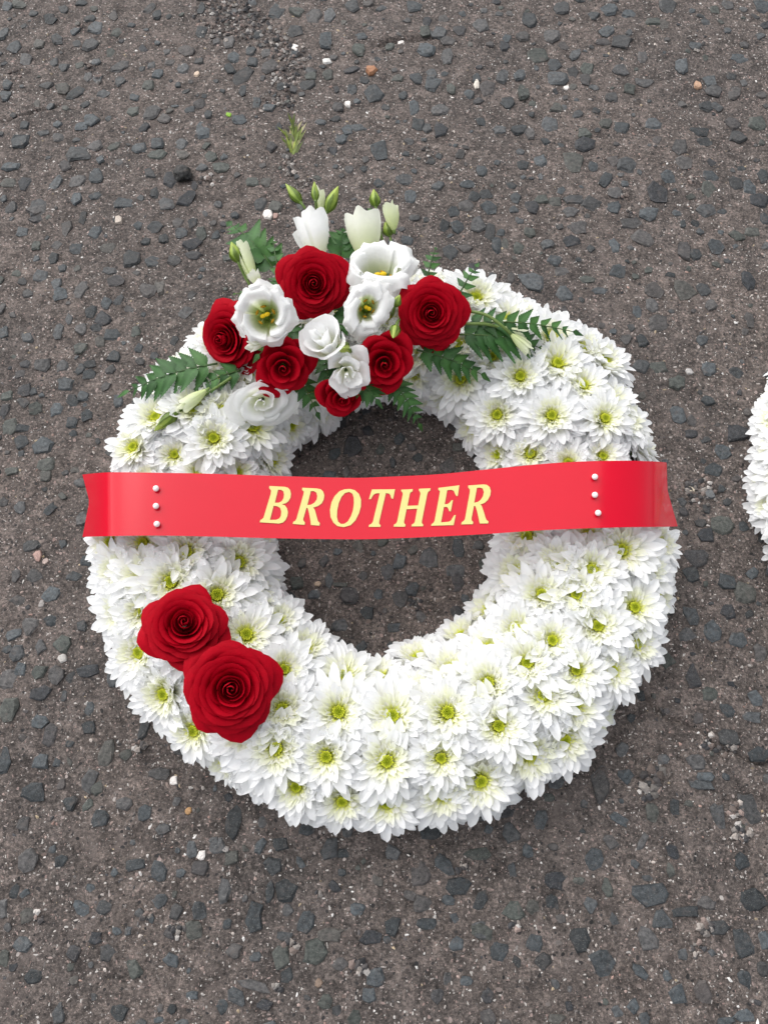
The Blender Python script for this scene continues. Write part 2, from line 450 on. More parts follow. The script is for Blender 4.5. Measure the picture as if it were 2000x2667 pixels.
# stones read off the photograph: (origin x, y, scale, [(x, y, w, h, turn)])
ZS = [
 (0,0,.6028,"60,195,65,45,0 170,185,50,40,0 385,185,65,50,0 327,180,40,30,0 475,215,45,45,0 215,75,50,40,-30 350,5,50,25,0 645,28,40,55,30 675,58,40,40,0 385,70,45,35,0 490,60,35,45,0 870,30,35,45,0 1195,45,65,75,0 1280,45,60,40,0 1358,65,60,55,0 1275,130,70,45,-15 870,130,45,50,0 990,180,60,50,0 935,172,35,30,0 1115,150,35,45,0 1410,175,55,65,0 1545,215,55,60,0 1050,325,70,80,30 1165,285,55,60,30 1090,265,60,40,0 1010,240,45,45,0 990,295,55,40,0 860,255,40,35,0 790,285,50,45,0 680,310,45,40,0 640,365,50,45,0 655,275,40,30,0 805,212,70,40,0 720,215,30,30,0 615,200,40,40,0 515,280,50,60,40 275,285,55,35,0 230,262,35,40,0 345,275,45,35,0 415,260,40,25,0 420,335,45,45,0 380,325,40,40,0 518,345,45,40,0 275,382,65,45,-20 325,400,50,65,30 445,400,60,30,-20 200,365,60,30,0 20,410,45,45,0 575,480,55,40,0 655,485,55,65,20 710,512,55,40,0 622,550,50,35,-20 1047,390,30,45,0 1345,305,45,30,0 1330,365,65,40,0 1345,328,50,30,0 1415,320,50,45,0 1615,400,90,65,0 1520,300,60,30,-15 1520,385,40,40,0 1235,430,35,35,0 1165,465,50,40,0 1460,460,50,40,0 1035,518,60,45,0 900,490,35,40,0 860,445,50,40,0 820,470,45,30,0 875,560,60,65,0 395,520,75,45,0 355,545,55,35,0 105,535,40,35,0 90,610,80,55,0 255,590,50,35,0 340,660,95,65,0 410,630,60,50,0 40,715,75,40,0 280,715,50,50,-30 35,780,65,40,0 100,790,55,55,0 335,775,80,50,0 235,790,45,75,20 415,760,55,65,0 600,635,60,40,0 680,620,50,45,0 680,665,70,40,0 780,620,65,45,20 790,665,60,40,0 910,675,65,45,0 950,720,70,40,0 650,750,50,50,0 735,775,55,70,0 838,800,30,40,0 665,830,45,45,0 720,880,70,50,0 805,855,55,70,30 535,875,80,50,0 330,855,45,45,0 410,840,60,30,0 160,895,80,65,0 45,890,55,45,0 1175,630,45,45,0 1150,780,45,35,0 1090,775,60,35,0 1125,870,60,60,0 1190,885,70,50,0 1550,545,60,35,0 1500,555,50,50,0 1475,595,50,40,0 1640,645,70,80,0 1440,650,40,45,0 15,145,40,50,0 30,20,50,40,0 110,250,50,50,0 80,15,60,35,0 245,165,50,50,0 145,50,40,25,0 410,110,55,50,0 320,125,50,35,0 1085,215,40,40,0 1150,230,45,40,0 1520,20,60,50,0 1590,10,45,30,0 1425,55,50,60,0 1110,440,35,50,0 1215,370,35,35,0 1268,382,40,35,0"),
 (1000,0,.6028,"770,30,70,55,0 975,32,70,50,0 1058,52,60,40,0 905,62,55,35,0 1225,20,75,60,0 1165,90,70,40,0 1210,100,40,40,0 1485,12,60,35,0 1635,20,60,60,0 965,130,60,45,0 950,170,60,35,0 1030,175,80,60,20 725,150,85,55,0 775,195,40,35,0 625,85,60,60,0 600,155,60,40,0 520,200,40,45,0 530,165,40,30,0 415,110,65,50,0 325,130,60,45,0 130,25,60,50,0 235,140,80,55,0 180,215,90,60,0 275,238,60,65,0 275,180,65,40,0 175,135,45,45,0 185,90,45,40,0 260,75,50,35,0 665,240,80,65,0 735,275,60,50,30 880,290,55,55,0 830,230,40,50,30 815,305,50,50,0 750,330,80,55,0 870,335,45,45,0 1025,300,65,45,-20 1060,378,50,45,0 985,408,55,40,0 1125,350,80,35,0 1115,240,45,50,0 1290,280,55,60,0 1410,340,55,50,0 1425,385,65,45,0 1515,395,50,60,30 1400,450,60,45,0 1440,452,40,35,-30 1535,245,70,35,0 1345,195,60,30,0 510,330,50,60,10 585,320,50,45,0 600,395,50,55,0 535,440,60,50,0 450,380,65,65,0 400,335,35,40,0 210,360,65,75,20 140,340,55,45,0 205,315,55,40,0 290,385,35,45,0 370,400,40,40,0 55,335,50,35,0 240,470,70,50,-30 130,465,45,65,0 145,535,50,50,0 245,560,60,60,0 185,550,40,40,0 420,520,40,40,0 500,560,55,35,0 585,555,70,45,-20 630,575,40,50,0 720,530,80,65,0 745,460,55,40,0 965,520,60,45,0 1030,540,60,50,20 1165,525,65,45,0 870,565,70,50,0 870,618,80,60,20 1365,560,75,45,0 1385,600,70,35,0 1510,525,60,50,-30 1615,525,80,65,0 1530,580,70,50,0 1280,630,70,60,0 1300,695,70,60,0 995,685,55,55,0 1050,705,80,70,0 905,715,50,40,0 960,770,45,60,20 820,695,90,80,0 675,690,55,50,0 600,710,50,40,0 330,665,45,40,0 420,735,45,45,0 85,770,65,50,0 235,800,55,45,0 360,795,55,35,0 115,845,50,50,0 390,850,50,45,0 440,835,55,40,0 355,885,70,50,0 455,895,65,60,0 300,910,50,40,0 570,855,55,45,0 680,855,60,45,0 820,860,80,45,0 895,875,85,65,0 740,870,60,40,0 640,890,60,55,0 995,890,65,50,0 805,910,70,40,0 1180,825,80,80,0 1230,755,55,55,0 1410,755,75,40,0 1405,810,60,65,0 1395,900,85,50,-35 1525,785,65,60,0 1580,805,55,60,0 1625,860,80,70,20 1640,750,50,60,0 1000,830,60,45,0 780,455,30,30,0"),
 (0,400,.3844,"245,360,110,110,0 235,435,80,50,0 450,500,85,95,15 560,430,50,80,10 640,525,95,80,0 1050,500,100,75,0 1105,575,75,70,0 1225,535,90,75,0 1205,470,80,60,0 1305,465,60,65,0 1365,540,80,80,0 1300,610,125,75,-10 1310,680,110,60,0 890,710,105,110,0 1025,725,95,65,0 1185,720,85,65,0 730,635,110,60,-20 735,790,100,60,0 785,860,105,75,0 510,640,90,70,0 380,615,80,50,0 360,705,80,75,0 275,825,100,75,0 420,770,60,50,0 380,880,85,70,0 405,950,95,85,0 545,925,80,120,20 715,1005,75,75,0 805,985,55,75,25 610,1065,80,80,0 695,1110,100,90,0 1000,925,105,95,0 1080,890,65,110,-10 1250,1070,95,70,0 465,1120,50,75,0 390,1195,75,95,0 185,1240,85,75,0 20,1205,70,75,0 650,1175,80,55,0 755,1220,110,80,0 675,1270,65,80,0 920,1205,60,70,0 545,1315,90,65,0 775,1375,100,75,0 415,1430,75,75,0 285,1420,130,90,0 165,1420,80,50,0 125,1485,70,70,0 605,1425,90,60,0 600,1490,95,60,0 540,1460,60,80,0 440,1555,110,105,0 165,1590,85,90,0 215,1600,60,60,0 40,1635,80,70,0 490,1665,75,85,0 565,1640,75,70,0 235,1715,85,80,0 155,1680,90,60,0 375,1730,80,85,0 25,1735,75,110,0 800,1670,70,80,0 65,1845,100,110,0 145,1850,80,60,0 135,1950,90,85,0 285,1975,130,120,0 310,2105,110,100,0 310,2180,80,70,0 10,1040,50,70,0 75,350,70,80,0 940,1320,60,60,0 240,615,60,60,0 150,520,80,60,0 750,1455,90,60,0"),
 (1150,400,.5124,"965,345,110,50,-10 1060,300,100,60,-25 1035,420,130,65,30 695,370,90,60,0 665,435,95,55,0 880,455,55,70,0 185,350,75,85,0 250,385,60,90,0 80,365,60,65,0 15,355,50,60,0 300,395,45,40,0 445,398,60,50,0 535,455,70,50,0 280,460,60,90,0 320,455,40,60,0 390,480,60,60,0 45,495,80,70,0 125,478,75,40,0 575,535,75,50,0 610,588,70,50,0 900,588,85,60,0 1055,588,40,35,0 460,640,130,75,30 355,625,40,60,0 740,630,80,40,0 625,705,75,70,0 805,688,70,35,0 1080,690,110,75,0 1075,765,65,70,0 1105,858,100,75,0 1240,690,100,95,0 1330,690,70,65,0 1370,770,65,55,0 1560,645,60,100,0 1395,470,75,75,0 1235,490,70,90,0 1290,510,60,55,0 1500,410,75,50,0 1580,395,80,50,0 940,940,60,50,0 1025,945,55,60,0 1015,1075,100,65,0 1100,1080,90,60,0 1200,1165,80,70,-20 1360,1090,75,65,0 1490,1110,75,55,0 1205,1325,75,75,0 1275,1350,50,55,0 1510,1415,110,95,0 1565,840,50,80,0 1645,330,60,60,0 1230,350,30,40,0"),
 (0,1400,.5726,"155,175,75,60,0 145,35,70,50,0 230,255,80,65,0 80,285,80,45,0 335,175,65,40,0 390,105,50,50,0 230,375,65,60,0 135,400,65,75,0 60,440,70,45,-20 185,495,60,65,0 280,488,85,85,0 80,525,75,75,0 35,508,55,40,0 180,612,80,55,0 258,620,65,80,15 405,610,105,55,-10 325,635,55,50,0 35,645,80,90,0 88,600,55,70,0 185,710,90,65,0 35,780,85,100,0 185,840,85,60,0 222,895,65,95,0 405,865,65,65,0 290,720,25,50,0 515,645,60,60,0 485,985,75,115,0 570,990,55,50,0 15,1025,60,135,0 180,1015,85,80,0 405,1110,70,105,20 440,1140,60,70,30 150,1165,95,90,0 278,1125,45,45,0 315,1210,65,70,0 565,1210,75,60,0 460,1278,75,75,0 660,1255,60,75,0 727,1072,95,55,0 130,1470,90,90,-30 275,1470,60,55,0 870,1420,50,75,0 905,1505,85,65,0 610,1490,85,55,0 720,1520,70,90,0 70,1610,45,70,0 115,1620,50,30,-30 10,1690,50,90,0 125,1720,65,75,0 365,1690,75,55,25 470,1685,70,60,20 720,1655,75,70,30 800,1705,60,80,0 905,1700,70,85,0 875,1790,75,80,0 435,1825,60,55,0 530,1795,45,35,0 580,1795,30,45,0 335,1890,60,75,20 105,1855,80,75,0 20,1915,50,70,0 610,1965,90,75,40 150,2000,70,70,0 270,2170,60,90,0 540,2170,85,80,0 780,2150,45,50,0 875,2085,50,40,0 725,2145,30,40,0 720,2200,50,30,0 970,1400,50,75,0 60,1960,40,40,0"),
 (400,2050,.5425,"305,285,90,85,0 370,345,70,80,0 575,380,90,80,0 510,285,50,75,20 610,275,70,60,0 845,295,75,115,0 910,320,60,55,0 740,200,80,70,0 705,365,30,70,-30 905,410,40,40,0 335,495,60,120,5 555,500,40,100,0 635,495,100,110,0 475,630,90,135,0 735,650,80,115,15 845,710,130,75,0 780,795,115,115,0 630,720,80,45,0 1040,725,100,65,0 975,590,75,65,0 1150,665,70,90,20 1285,420,95,110,0 1225,520,60,55,0 1290,565,85,90,0 1310,660,100,60,0 1400,375,110,70,30 1465,475,120,90,0 1415,545,60,45,0 1555,325,130,60,0 1580,695,90,90,0 605,820,90,110,0 640,910,65,70,0 380,790,85,70,0 485,820,60,45,0 895,855,75,65,0 1070,915,90,85,0 1030,1010,65,80,0 475,960,150,60,15 395,1010,90,70,30 330,1060,55,70,0 530,1050,75,50,0 825,1030,80,70,0 880,1080,50,60,0 965,1110,65,65,0 1505,935,55,50,0 1645,790,50,90,0 1600,1000,50,60,-30 1610,1115,60,90,-25 380,170,70,140,0 930,210,50,80,0 1330,215,90,70,0"),
 (1200,1850,.4822,"240,545,110,75,-20 270,660,90,110,-10 440,595,75,110,15 360,760,65,80,0 755,400,85,180,3 855,590,110,50,25 1035,555,60,90,0 1155,520,50,80,0 1270,282,95,70,0 1325,360,100,45,0 1295,400,145,55,5 1095,265,70,60,0 1450,150,110,90,20 1580,38,95,60,0 1620,240,110,90,0 1560,535,95,170,-15 1390,570,75,120,0 1230,505,45,40,0 985,705,45,120,35 1150,770,60,90,-20 810,710,85,80,0 715,805,95,115,15 500,740,50,50,0 1515,815,80,90,0 280,865,45,75,0 510,920,95,100,20 795,955,60,100,0 640,920,60,45,0 1010,910,70,35,0 1025,1000,190,125,0 1085,1140,115,110,0 1320,1040,110,70,25 1215,1090,140,60,0 1575,1020,140,120,-15 1395,1180,140,85,0 1535,1265,120,170,0 1640,1250,70,90,0 1015,1235,100,130,0 285,1090,110,95,0 390,1065,70,110,-10 490,1035,75,95,0 700,1060,75,85,0 395,1255,95,95,20 440,1350,100,90,-20 640,1240,115,130,0 760,1370,130,125,0 215,1305,100,105,0 110,1200,110,90,0 970,1415,100,60,35 1195,1320,60,60,0 1170,1540,95,105,0 1300,1525,85,115,0 1530,1450,70,110,0 1630,1400,60,80,0 145,1545,60,80,-25 150,1660,70,90,-25 520,1670,90,60,0 585,1600,40,60,0 935,1600,70,80,0 990,1670,60,70,0 1530,1655,110,70,0 1430,1680,90,40,0 920,40,45,50,0 520,390,90,70,0 480,470,60,50,0"),
 (1200,1100,.4822,"1420,155,90,70,0 1370,250,95,70,0 1285,725,130,105,0 1250,820,80,100,-20 1440,860,100,80,0 1540,910,120,110,0 1245,1040,95,90,0 1365,1130,90,110,0 1505,1175,95,75,0 1450,1020,80,80,0 1260,1380,85,130,0 1110,1280,90,90,0 1350,1470,80,70,0 1625,1240,70,90,0 1330,605,90,70,0 1420,560,110,110,0 1210,480,50,50,0 1345,380,60,50,0 1300,540,60,40,0 1530,560,50,50,0"),
 (650,1020,.4219,"630,330,110,115,0 525,385,80,70,0 810,350,60,70,0 1230,455,100,100,0 595,495,60,75,0 490,510,90,50,0 1000,340,60,50,0 1290,340,80,60,0 850,1110,85,90,0 490,1165,60,85,0 615,1255,105,110,0 565,1190,90,30,0 935,1275,100,105,0 1000,1215,90,80,0 720,1365,85,80,0 560,1440,95,75,0 890,1455,95,80,0 1270,1100,110,80,0 1280,1170,80,120,0 925,1050,90,90,0 1110,1020,120,110,0 1290,970,70,110,0 1410,950,90,60,0 290,1180,90,80,0 670,950,80,80,0 400,1250,80,60,0 540,990,60,50,0"),
]
stones = []      # (x, y, half w, half h, turn)
for ox, oy, sf, txt in ZS:
    for it in txt.split():
        x, y, ww, hh, a = map(float, it.split(','))
        sx, sy, ww, hh = ox + x * sf, oy + y * sf, ww * sf, hh * sf
        c = S(sx, sy)
        ex = (S(sx + ww / 2, sy) - S(sx - ww / 2, sy)).length / 2
        ey = (S(sx, sy - hh / 2) - S(sx, sy + hh / 2)).length / 2
        stones.append((c.x, c.y, ex, ey, -math.radians(a), 1.0))
n_read = len(stones)
occ = np.array([(s[0], s[1], max(s[2], s[3])) for s in stones])
tries = 0
while tries < 7000:            # the chippings too small to read off and those beyond the frame
    tries += 1
    x, y = rng.uniform(-0.75, 0.95), rng.uniform(-0.6, 0.95)
    r = rng.uniform(0.0028, 0.0085)
    inside = abs(x) < 0.30 + 0.17 * (y + 0.38) and -0.38 < y < 0.62
    if inside:
        r = rng.uniform(0.0020, 0.0058)
        if rng.random() < 0.12:
            continue
    dd = np.hypot(occ[:, 0] - x, occ[:, 1] - y) - occ[:, 2]
    if dd.min() < r * 1.5:
        continue
    stones.append((x, y, r * rng.uniform(0.8, 1.25), r * rng.uniform(0.7, 1.05), rng.uniform(0, PI), 0.0))
    occ = np.vstack([occ, (x, y, r)])

def stone_geo(a, b, seed, tall=1.0, lump=False):
    r = np.random.default_rng(seed)
    n = int(r.integers(6, 10))
    ph = np.sort((np.arange(n) + r.uniform(-0.42, 0.42, n)) / n * 2 * PI)
    k = 3.0
    sup = (np.abs(np.cos(ph)) ** k + np.abs(np.sin(ph)) ** k) ** (-1 / k)
    rad = sup * r.uniform(0.74, 1.12, n)
    m = min(a, b)
    tx, ty = r.uniform(-0.10, 0.10, 2)
    h = tall * m * r.uniform(0.10, 0.24) + 0.0004
    ox, oy = np.cos(ph) * rad, np.sin(ph) * rad
    V = []
    V += [(1.12 * a * x, 1.12 * b * y, -0.003) for x, y in zip(ox, oy)]
    a *= 1.13; b *= 1.13
    V += [(a * x, b * y, h * 0.35 + r.uniform(-.1, .1) * h) for x, y in zip(ox, oy)]
    sc2 = r.uniform(0.66, 0.9, n)
    V += [(a * x * s_, b * y * s_, h * r.uniform(0.8, 1.15) + tx * a * x + ty * b * y) for x, y, s_ in zip(ox, oy, sc2)]
    V += [(a * 0.15 * r.uniform(-1, 1), b * 0.15 * r.uniform(-1, 1), h * r.uniform(0.95, 1.25))]
    F = []
    for L in (0, 1):
        for i in range(n):
            j = (i + 1) % n
            F.append((L * n + i, L * n + j, (L + 1) * n + j, (L + 1) * n + i))
    for i in range(n):
        F.append((2 * n + i, 2 * n + (i + 1) % n, 3 * n))
    return V, F

def stone_col(r):
    base = np.array([0.038, 0.044, 0.049]) * r.uniform(0.45, 1.4)
    q = r.random()
    if q < 0.15:
        base = np.array([0.042, 0.047, 0.043]) * r.uniform(0.8, 1.2)
    elif q < 0.25:
        base = np.array([0.020, 0.022, 0.026])
    d = r.uniform(0, 1) ** 2.5 * 0.6
    return base * (1 - d) + np.array([0.080, 0.068, 0.064]) * d

order = sorted(range(len(stones)), key=lambda i: -(stones[i][2] * stones[i][3]) * (1 if stones[i][5] else 0.001))
small = MB()
for rank, i in enumerate(order):
    x, y, a, b, turn, read = stones[i]
    r = np.random.default_rng(1000 + i)
    V, F = stone_geo(a, b, 5000 + i)
    c = stone_col(r)
    z = gz(x, y)
    if rank < 300:
        mb = MB(); mb.add(V, F, [c] * len(V))
        link("stone", mb.mesh("stone", M_STONE, smooth=False), ground, Matrix.Translation((x, y, z)) @ Matrix.Rotation(turn, 4, 'Z'))
    else:
        ca, sa = math.cos(turn), math.sin(turn)
        small.add([(x + ca * vx - sa * vy, y + sa * vx + ca * vy, z + vz) for vx, vy, vz in V], F, [c] * len(V))
so = link("small_stones", small.mesh("small_stones", M_STONE, smooth=False), ground)
so["kind"] = "stuff"

# grit: sand grains, shell flecks and crumbs lying on and in the mortar
def grain(mb, x, y, z, a, b, h, turn, col, r):
    n = 5
    ca, sa = math.cos(turn), math.sin(turn)
    V = []
    for k in range(n):
        q = 2 * PI * (k + r.uniform(-.3, .3)) / n
        px, py = math.cos(q) * a * r.uniform(.8, 1.1), math.sin(q) * b * r.uniform(.8, 1.1)
        V.append((x + ca * px - sa * py, y + sa * px + ca * py, z - 0.0002 + h * r.uniform(0, .5)))
    V.append((x + r.uniform(-.2, .2) * a, y + r.uniform(-.2, .2) * b, z + h))
    V.append((x, y, z - h))
    F = [(k, (k + 1) % n, n) for k in range(n)] + [((k + 1) % n, k, n + 1) for k in range(n)]
    mb.add(V, F, [col] * len(V))
PAL = [(0.62, 0.58, 0.55), (0.50, 0.44, 0.40), (0.36, 0.27, 0.24), (0.40, 0.26, 0.22), (0.30, 0.27, 0.25), (0.22, 0.17, 0.15), (0.70, 0.68, 0.66), (0.42, 0.33, 0.22), (0.05, 0.05, 0.055), (0.10, 0.09, 0.09)]
gr = MB()
nG = 26000
gxs, gys = rng.uniform(-0.52, 0.66, nG), rng.uniform(-0.42, 0.70, nG)
gzs = ground_h(gxs, gys)
dens = vnoise(gxs * 22, gys * 22, 21) + 0.6 * vnoise(gxs * 60, gys * 60, 22)
r = np.random.default_rng(77)
for x, y, z, dn in zip(gxs, gys, gzs, dens):
    if dn < r.uniform(-1.0, 0.5):
        continue
    s_ = 0.00035 + 0.0011 * r.random() ** 3
    grain(gr, x, y, z, s_ * r.uniform(.8, 2.0), s_, s_ * r.uniform(.3, .8), r.uniform(0, PI), np.array(PAL[r.integers(0, len(PAL))]) * r.uniform(.5, 1.05), r)
# gravelly patches (2000 x 2667 photo units: x, y, radius, count, grain size)
CLUST = [(610, 40, 75, 260, 1.0), (560, 60, 60, 120, .9), (680, 75, 50, 150, 1.0), (725, 120, 40, 130, 1.0), (770, 150, 38, 120, .9), (740, 200, 34, 90, 1.0), (745, 260, 26, 70, .9),
         (755, 415, 18, 40, 1.1), (758, 440, 14, 26, 1.0), (790, 478, 26, 40, .8), (700, 250, 40, 60, .7), (1035, 2150, 0, 0, 1), (1702, 2018, 26, 34, 1.5), (1690, 2060, 30, 40, 1.4), (1915, 2110, 22, 40, 1.0), (1930, 2170, 26, 44, 1.2),
         (1720, 1860, 18, 22, 1.0), (1850, 1940, 34, 40, 1.0), (1900, 1955, 24, 26, 1.0), (1815, 1285, 30, 50, 1.2), (1840, 1270, 40, 40, 1.0), (1795, 1260, 26, 24, 1.2), (1835, 2415, 22, 30, 1.1), (1810, 2475, 22, 26, .9), (360, 1938, 22, 22, 1.4), (350, 1840, 20, 26, .9),
         (460, 2420, 22, 40, 1.0), (380, 2385, 14, 24, .8), (1085, 1575, 18, 44, .8), (935, 2520, 22, 34, 1.1), (755, 2465, 18, 26, 1.0), (725, 2575, 14, 22, .9), (1205, 2263, 16, 22, 1.0), (100, 2390, 22, 26, .9), (1160, 445, 22, 30, .9), (1115, 390, 20, 26, .9), (1330, 205, 20, 22, .8),
         (230, 170, 18, 20, 1.0), (260, 205, 16, 14, 1.2), (1790, 460, 24, 24, .9), (1820, 110, 26, 26, .9), (1640, 555, 18, 22, .9), (1625, 505, 16, 20, .9), (535, 470, 26, 26, 1.2), (40, 190, 16, 16, 1.1), (830, 2330, 10, 12, .8), (1340, 2410, 14, 16, 1.0)]
for cx, cy, rad, cnt, gs in CLUST:
    for k in range(cnt):
        q, d = r.uniform(0, 2 * PI), rad * math.sqrt(r.random()) * r.uniform(.6, 1.15)
        p = S(cx + d * math.cos(q), cy + d * math.sin(q))
        s_ = gs * (0.0007 + 0.0022 * r.random() ** 2)
        col = np.array(PAL[r.choice([1, 2, 4, 4, 5, 5, 8, 8, 9, 9, 9, 0])]) * r.uniform(.35, .8)
        grain(gr, p.x, p.y, gz(p.x, p.y) + s_ * .3, s_ * r.uniform(.9, 1.4), s_, s_ * r.uniform(.6, 1.0), r.uniform(0, PI), col, r)
go = link("grit", gr.mesh("grit", M_GRIT, smooth=False), ground)
go["kind"] = "stuff"

# loose pebbles that can be told apart
def pebble(sx, sy, w_, h_, col, label, name="pebble", tall=2.6, seed=0, group=None):
    p = S(sx, sy)
    a = (S(sx + w_ / 2, sy) - S(sx - w_ / 2, sy)).length / 2
    b = (S(sx, sy - h_ / 2) - S(sx, sy + h_ / 2)).length / 2
    V, F = stone_geo(a, b, 9000 + seed, tall)
    mb = MB(); mb.add(V, F, [np.array(col)] * len(V))
    me = mb.mesh(name, M_GRIT, smooth=False)
    thing(name, label, "pebble", Matrix.Translation((p.x, p.y, gz(p.x, p.y))), group, me)
WHT, PNK, ORG, GRY, DRK = (0.66, 0.62, 0.59), (0.34, 0.22, 0.19), (0.30, 0.14, 0.07), (0.24, 0.22, 0.21), (0.03, 0.03, 0.03)
GP = "loose pebbles on the asphalt"
for k, (a, b_, c_, d, e, lab) in enumerate([
    (697, 555, 24, 24, WHT, "white angular pebble above the left fern tips, largest white one"),
    (718, 557, 14, 14, PNK, "small mauve pebble touching the big white angular pebble"),
    (309, 573, 20, 21, (0.42, 0.36, 0.31), "round cream pebble alone on the asphalt far left of the fern tips"),
    (523, 2229, 21, 26, WHT, "upright white oval pebble below the wreath near two dark chippings"),
    (587, 2213, 16, 16, GRY, "small round grey pebble resting on a dark chipping below the wreath"),
    (452, 2034, 22, 22, WHT, "white crumbly pebble just below the lower left edge of the wreath"),
    (163, 1715, 24, 21, (0.40, 0.38, 0.36), "squarish pale grey pebble beside a big dark chipping left of the red roses"),
    (108, 1573, 17, 19, GRY, "grey white pebble in a small hollow left of the wreath"),
    (98, 1447, 22, 26, PNK, "dusky pink pebble left of the ribbon's forked end"),
    (118, 1461, 17, 17, (0.36, 0.28, 0.25), "pale pink pebble just right of the dusky pink one"),
    (967, 181, 30, 22, ORG, "rusty brown orange pebble near the top edge of the picture"),
    (851, 157, 24, 18, (0.55, 0.54, 0.52), "flat white pebble above the rusty brown one's left"),
    (906, 271, 17, 16, WHT, "small white pebble right of the grass tuft"),
    (769, 125, 17, 18, WHT, "white pebble in the dark gravel patch at the top"),
    (512, 189, 15, 15, (0.48, 0.37, 0.28), "small peach coloured pebble left of the gravel seam"),
    (1818, 219, 19, 15, (0.42, 0.26, 0.17), "smooth tan orange pebble near the upper right corner"),
    (1476, 223, 14, 11, WHT, "small white pebble at upper right centre above no other white one"),
    (1241, 217, 14, 22, (0.55, 0.50, 0.44), "upright cream pebble beside a dark chipping in the upper middle"),
    (1045, 102, 18, 22, WHT, "white pebble sitting in the short dark crack at the top"),
    (490, 2112, 15, 18, (0.38, 0.22, 0.10), "ochre pebble below the wreath's lower left edge"),
    (1933, 2183, 20, 30, WHT, "tall white pebble in the gravel cluster at lower right"),
    (1952, 2168, 17, 20, (0.55, 0.52, 0.50), "cream pebble touching the tall white one at lower right"),
    (1700, 2010, 17, 18, (0.5, 0.48, 0.46), "white pebble topping the gravel cluster below the wreath's right side"),
    (1685, 2060, 16, 18, (0.52, 0.5, 0.47), "white pebble lower in the gravel cluster below the wreath's right side"),
    (830, 2562, 18, 22, (0.17, 0.12, 0.09), "brown rounded pebble near the bottom edge of the picture"),
    (1802, 1271, 18, 17, (0.45, 0.39, 0.30), "beige pebble in the gravel between the two wreaths"),
    (1850, 1284, 28, 26, (0.10, 0.105, 0.11), "dark square pebble in the gravel between the two wreaths"),
    (1795, 966, 16, 16, (0.4, 0.38, 0.37), "pale grey round pebble up and right of the wreath"),
    (828, 1520, 17, 15, (0.40, 0.30, 0.22), "cream pebble inside the wreath's hole"),
    (1890, 2290, 0, 0, GRY, ""),
]):
    if lab:
        if lab.startswith("small white pebble at upper right"):
            lab = "small white oval pebble below a wide dark chipping at upper right"
        pebble(a, b_, c_, d, e, lab, seed=k, group=GP)
bm = bmesh.new(); bmesh.ops.create_icosphere(bm, subdivisions=3, radius=1)
p = S(478, 456)
from mathutils import noise as mnoise
for v in bm.verts:
    q = v.co.copy()
    d = 1 + .28 * mnoise.noise(q * 1.3 + Vector((3, 1, 7))) + .14 * mnoise.noise(q * 3.4) + .07 * mnoise.noise(q * 8)
    v.co = Vector((q.x * .0088 * d, q.y * .0092 * d, q.z * .0068 * d + .0035))
mb = MB(); mb.add([tuple(v.co) for v in bm.verts], [tuple(v.index for v in f.verts) for f in bm.faces], [(.022, .022, .022)] * len(bm.verts)); bm.free()
thing("tar_lump", "loose black lump of tar and stone standing proud at the upper left", "stone", Matrix.Translation((p.x, p.y, gz(p.x, p.y))), None, mb.mesh("tar_lump", M_STONE, smooth=False))
pebble(595, 298, 14, 10, (0.20, 0.38, 0.03), "bright green plant scrap on the asphalt left of the grass tuft", "plant_scrap", tall=3.0, seed=92)

# weed tuft in the seam
mb = MB()
base = S(762, 385)
r = np.random.default_rng(5)
tuft = thing("weed_tuft", "small green weed tuft growing from the seam above the wreath", "weed", Matrix.Translation((base.x, base.y, gz(base.x, base.y))))
for k in range(36):
    q = r.uniform(0, 2 * PI)
    oy = r.uniform(-0.006, 0.026)
    L = r.uniform(0.010, 0.022)
    d = Vector((math.cos(q) * .7, abs(math.sin(q)) * .7 + .5, r.uniform(.4, 1.0))).normalized()
    s_ = Vector((d.y, -d.x, 0)).normalized() * 0.0016
    o = Vector((r.uniform(-.004, .004), oy, 0))
    col = np.array((0.20, 0.26, 0.06)) * r.uniform(.6, 1.5) if k % 4 else np.array((0.38, 0.36, 0.22))
    m2 = MB()
    pts = [o - s_, o + s_, o + d * L * .6 + s_ * .8, o + d * L * .6 - s_ * .8, o + d * L + Vector((0, 0, -.001))]
    m2.add(pts, [(0, 1, 2, 3), (3, 2, 4)], [col] * 5)
    link("leaf", m2.mesh("weed_leaf", M_FERN), tuft)

# ------------------------------------------------------------------ chrysanthemums
WHITE = np.array((0.915, 0.92, 0.93))
CREAM = np.array((0.91, 0.905, 0.79))
LIME = np.array((0.76, 0.80, 0.06))
DEEP = np.array((0.47, 0.57, 0.012))

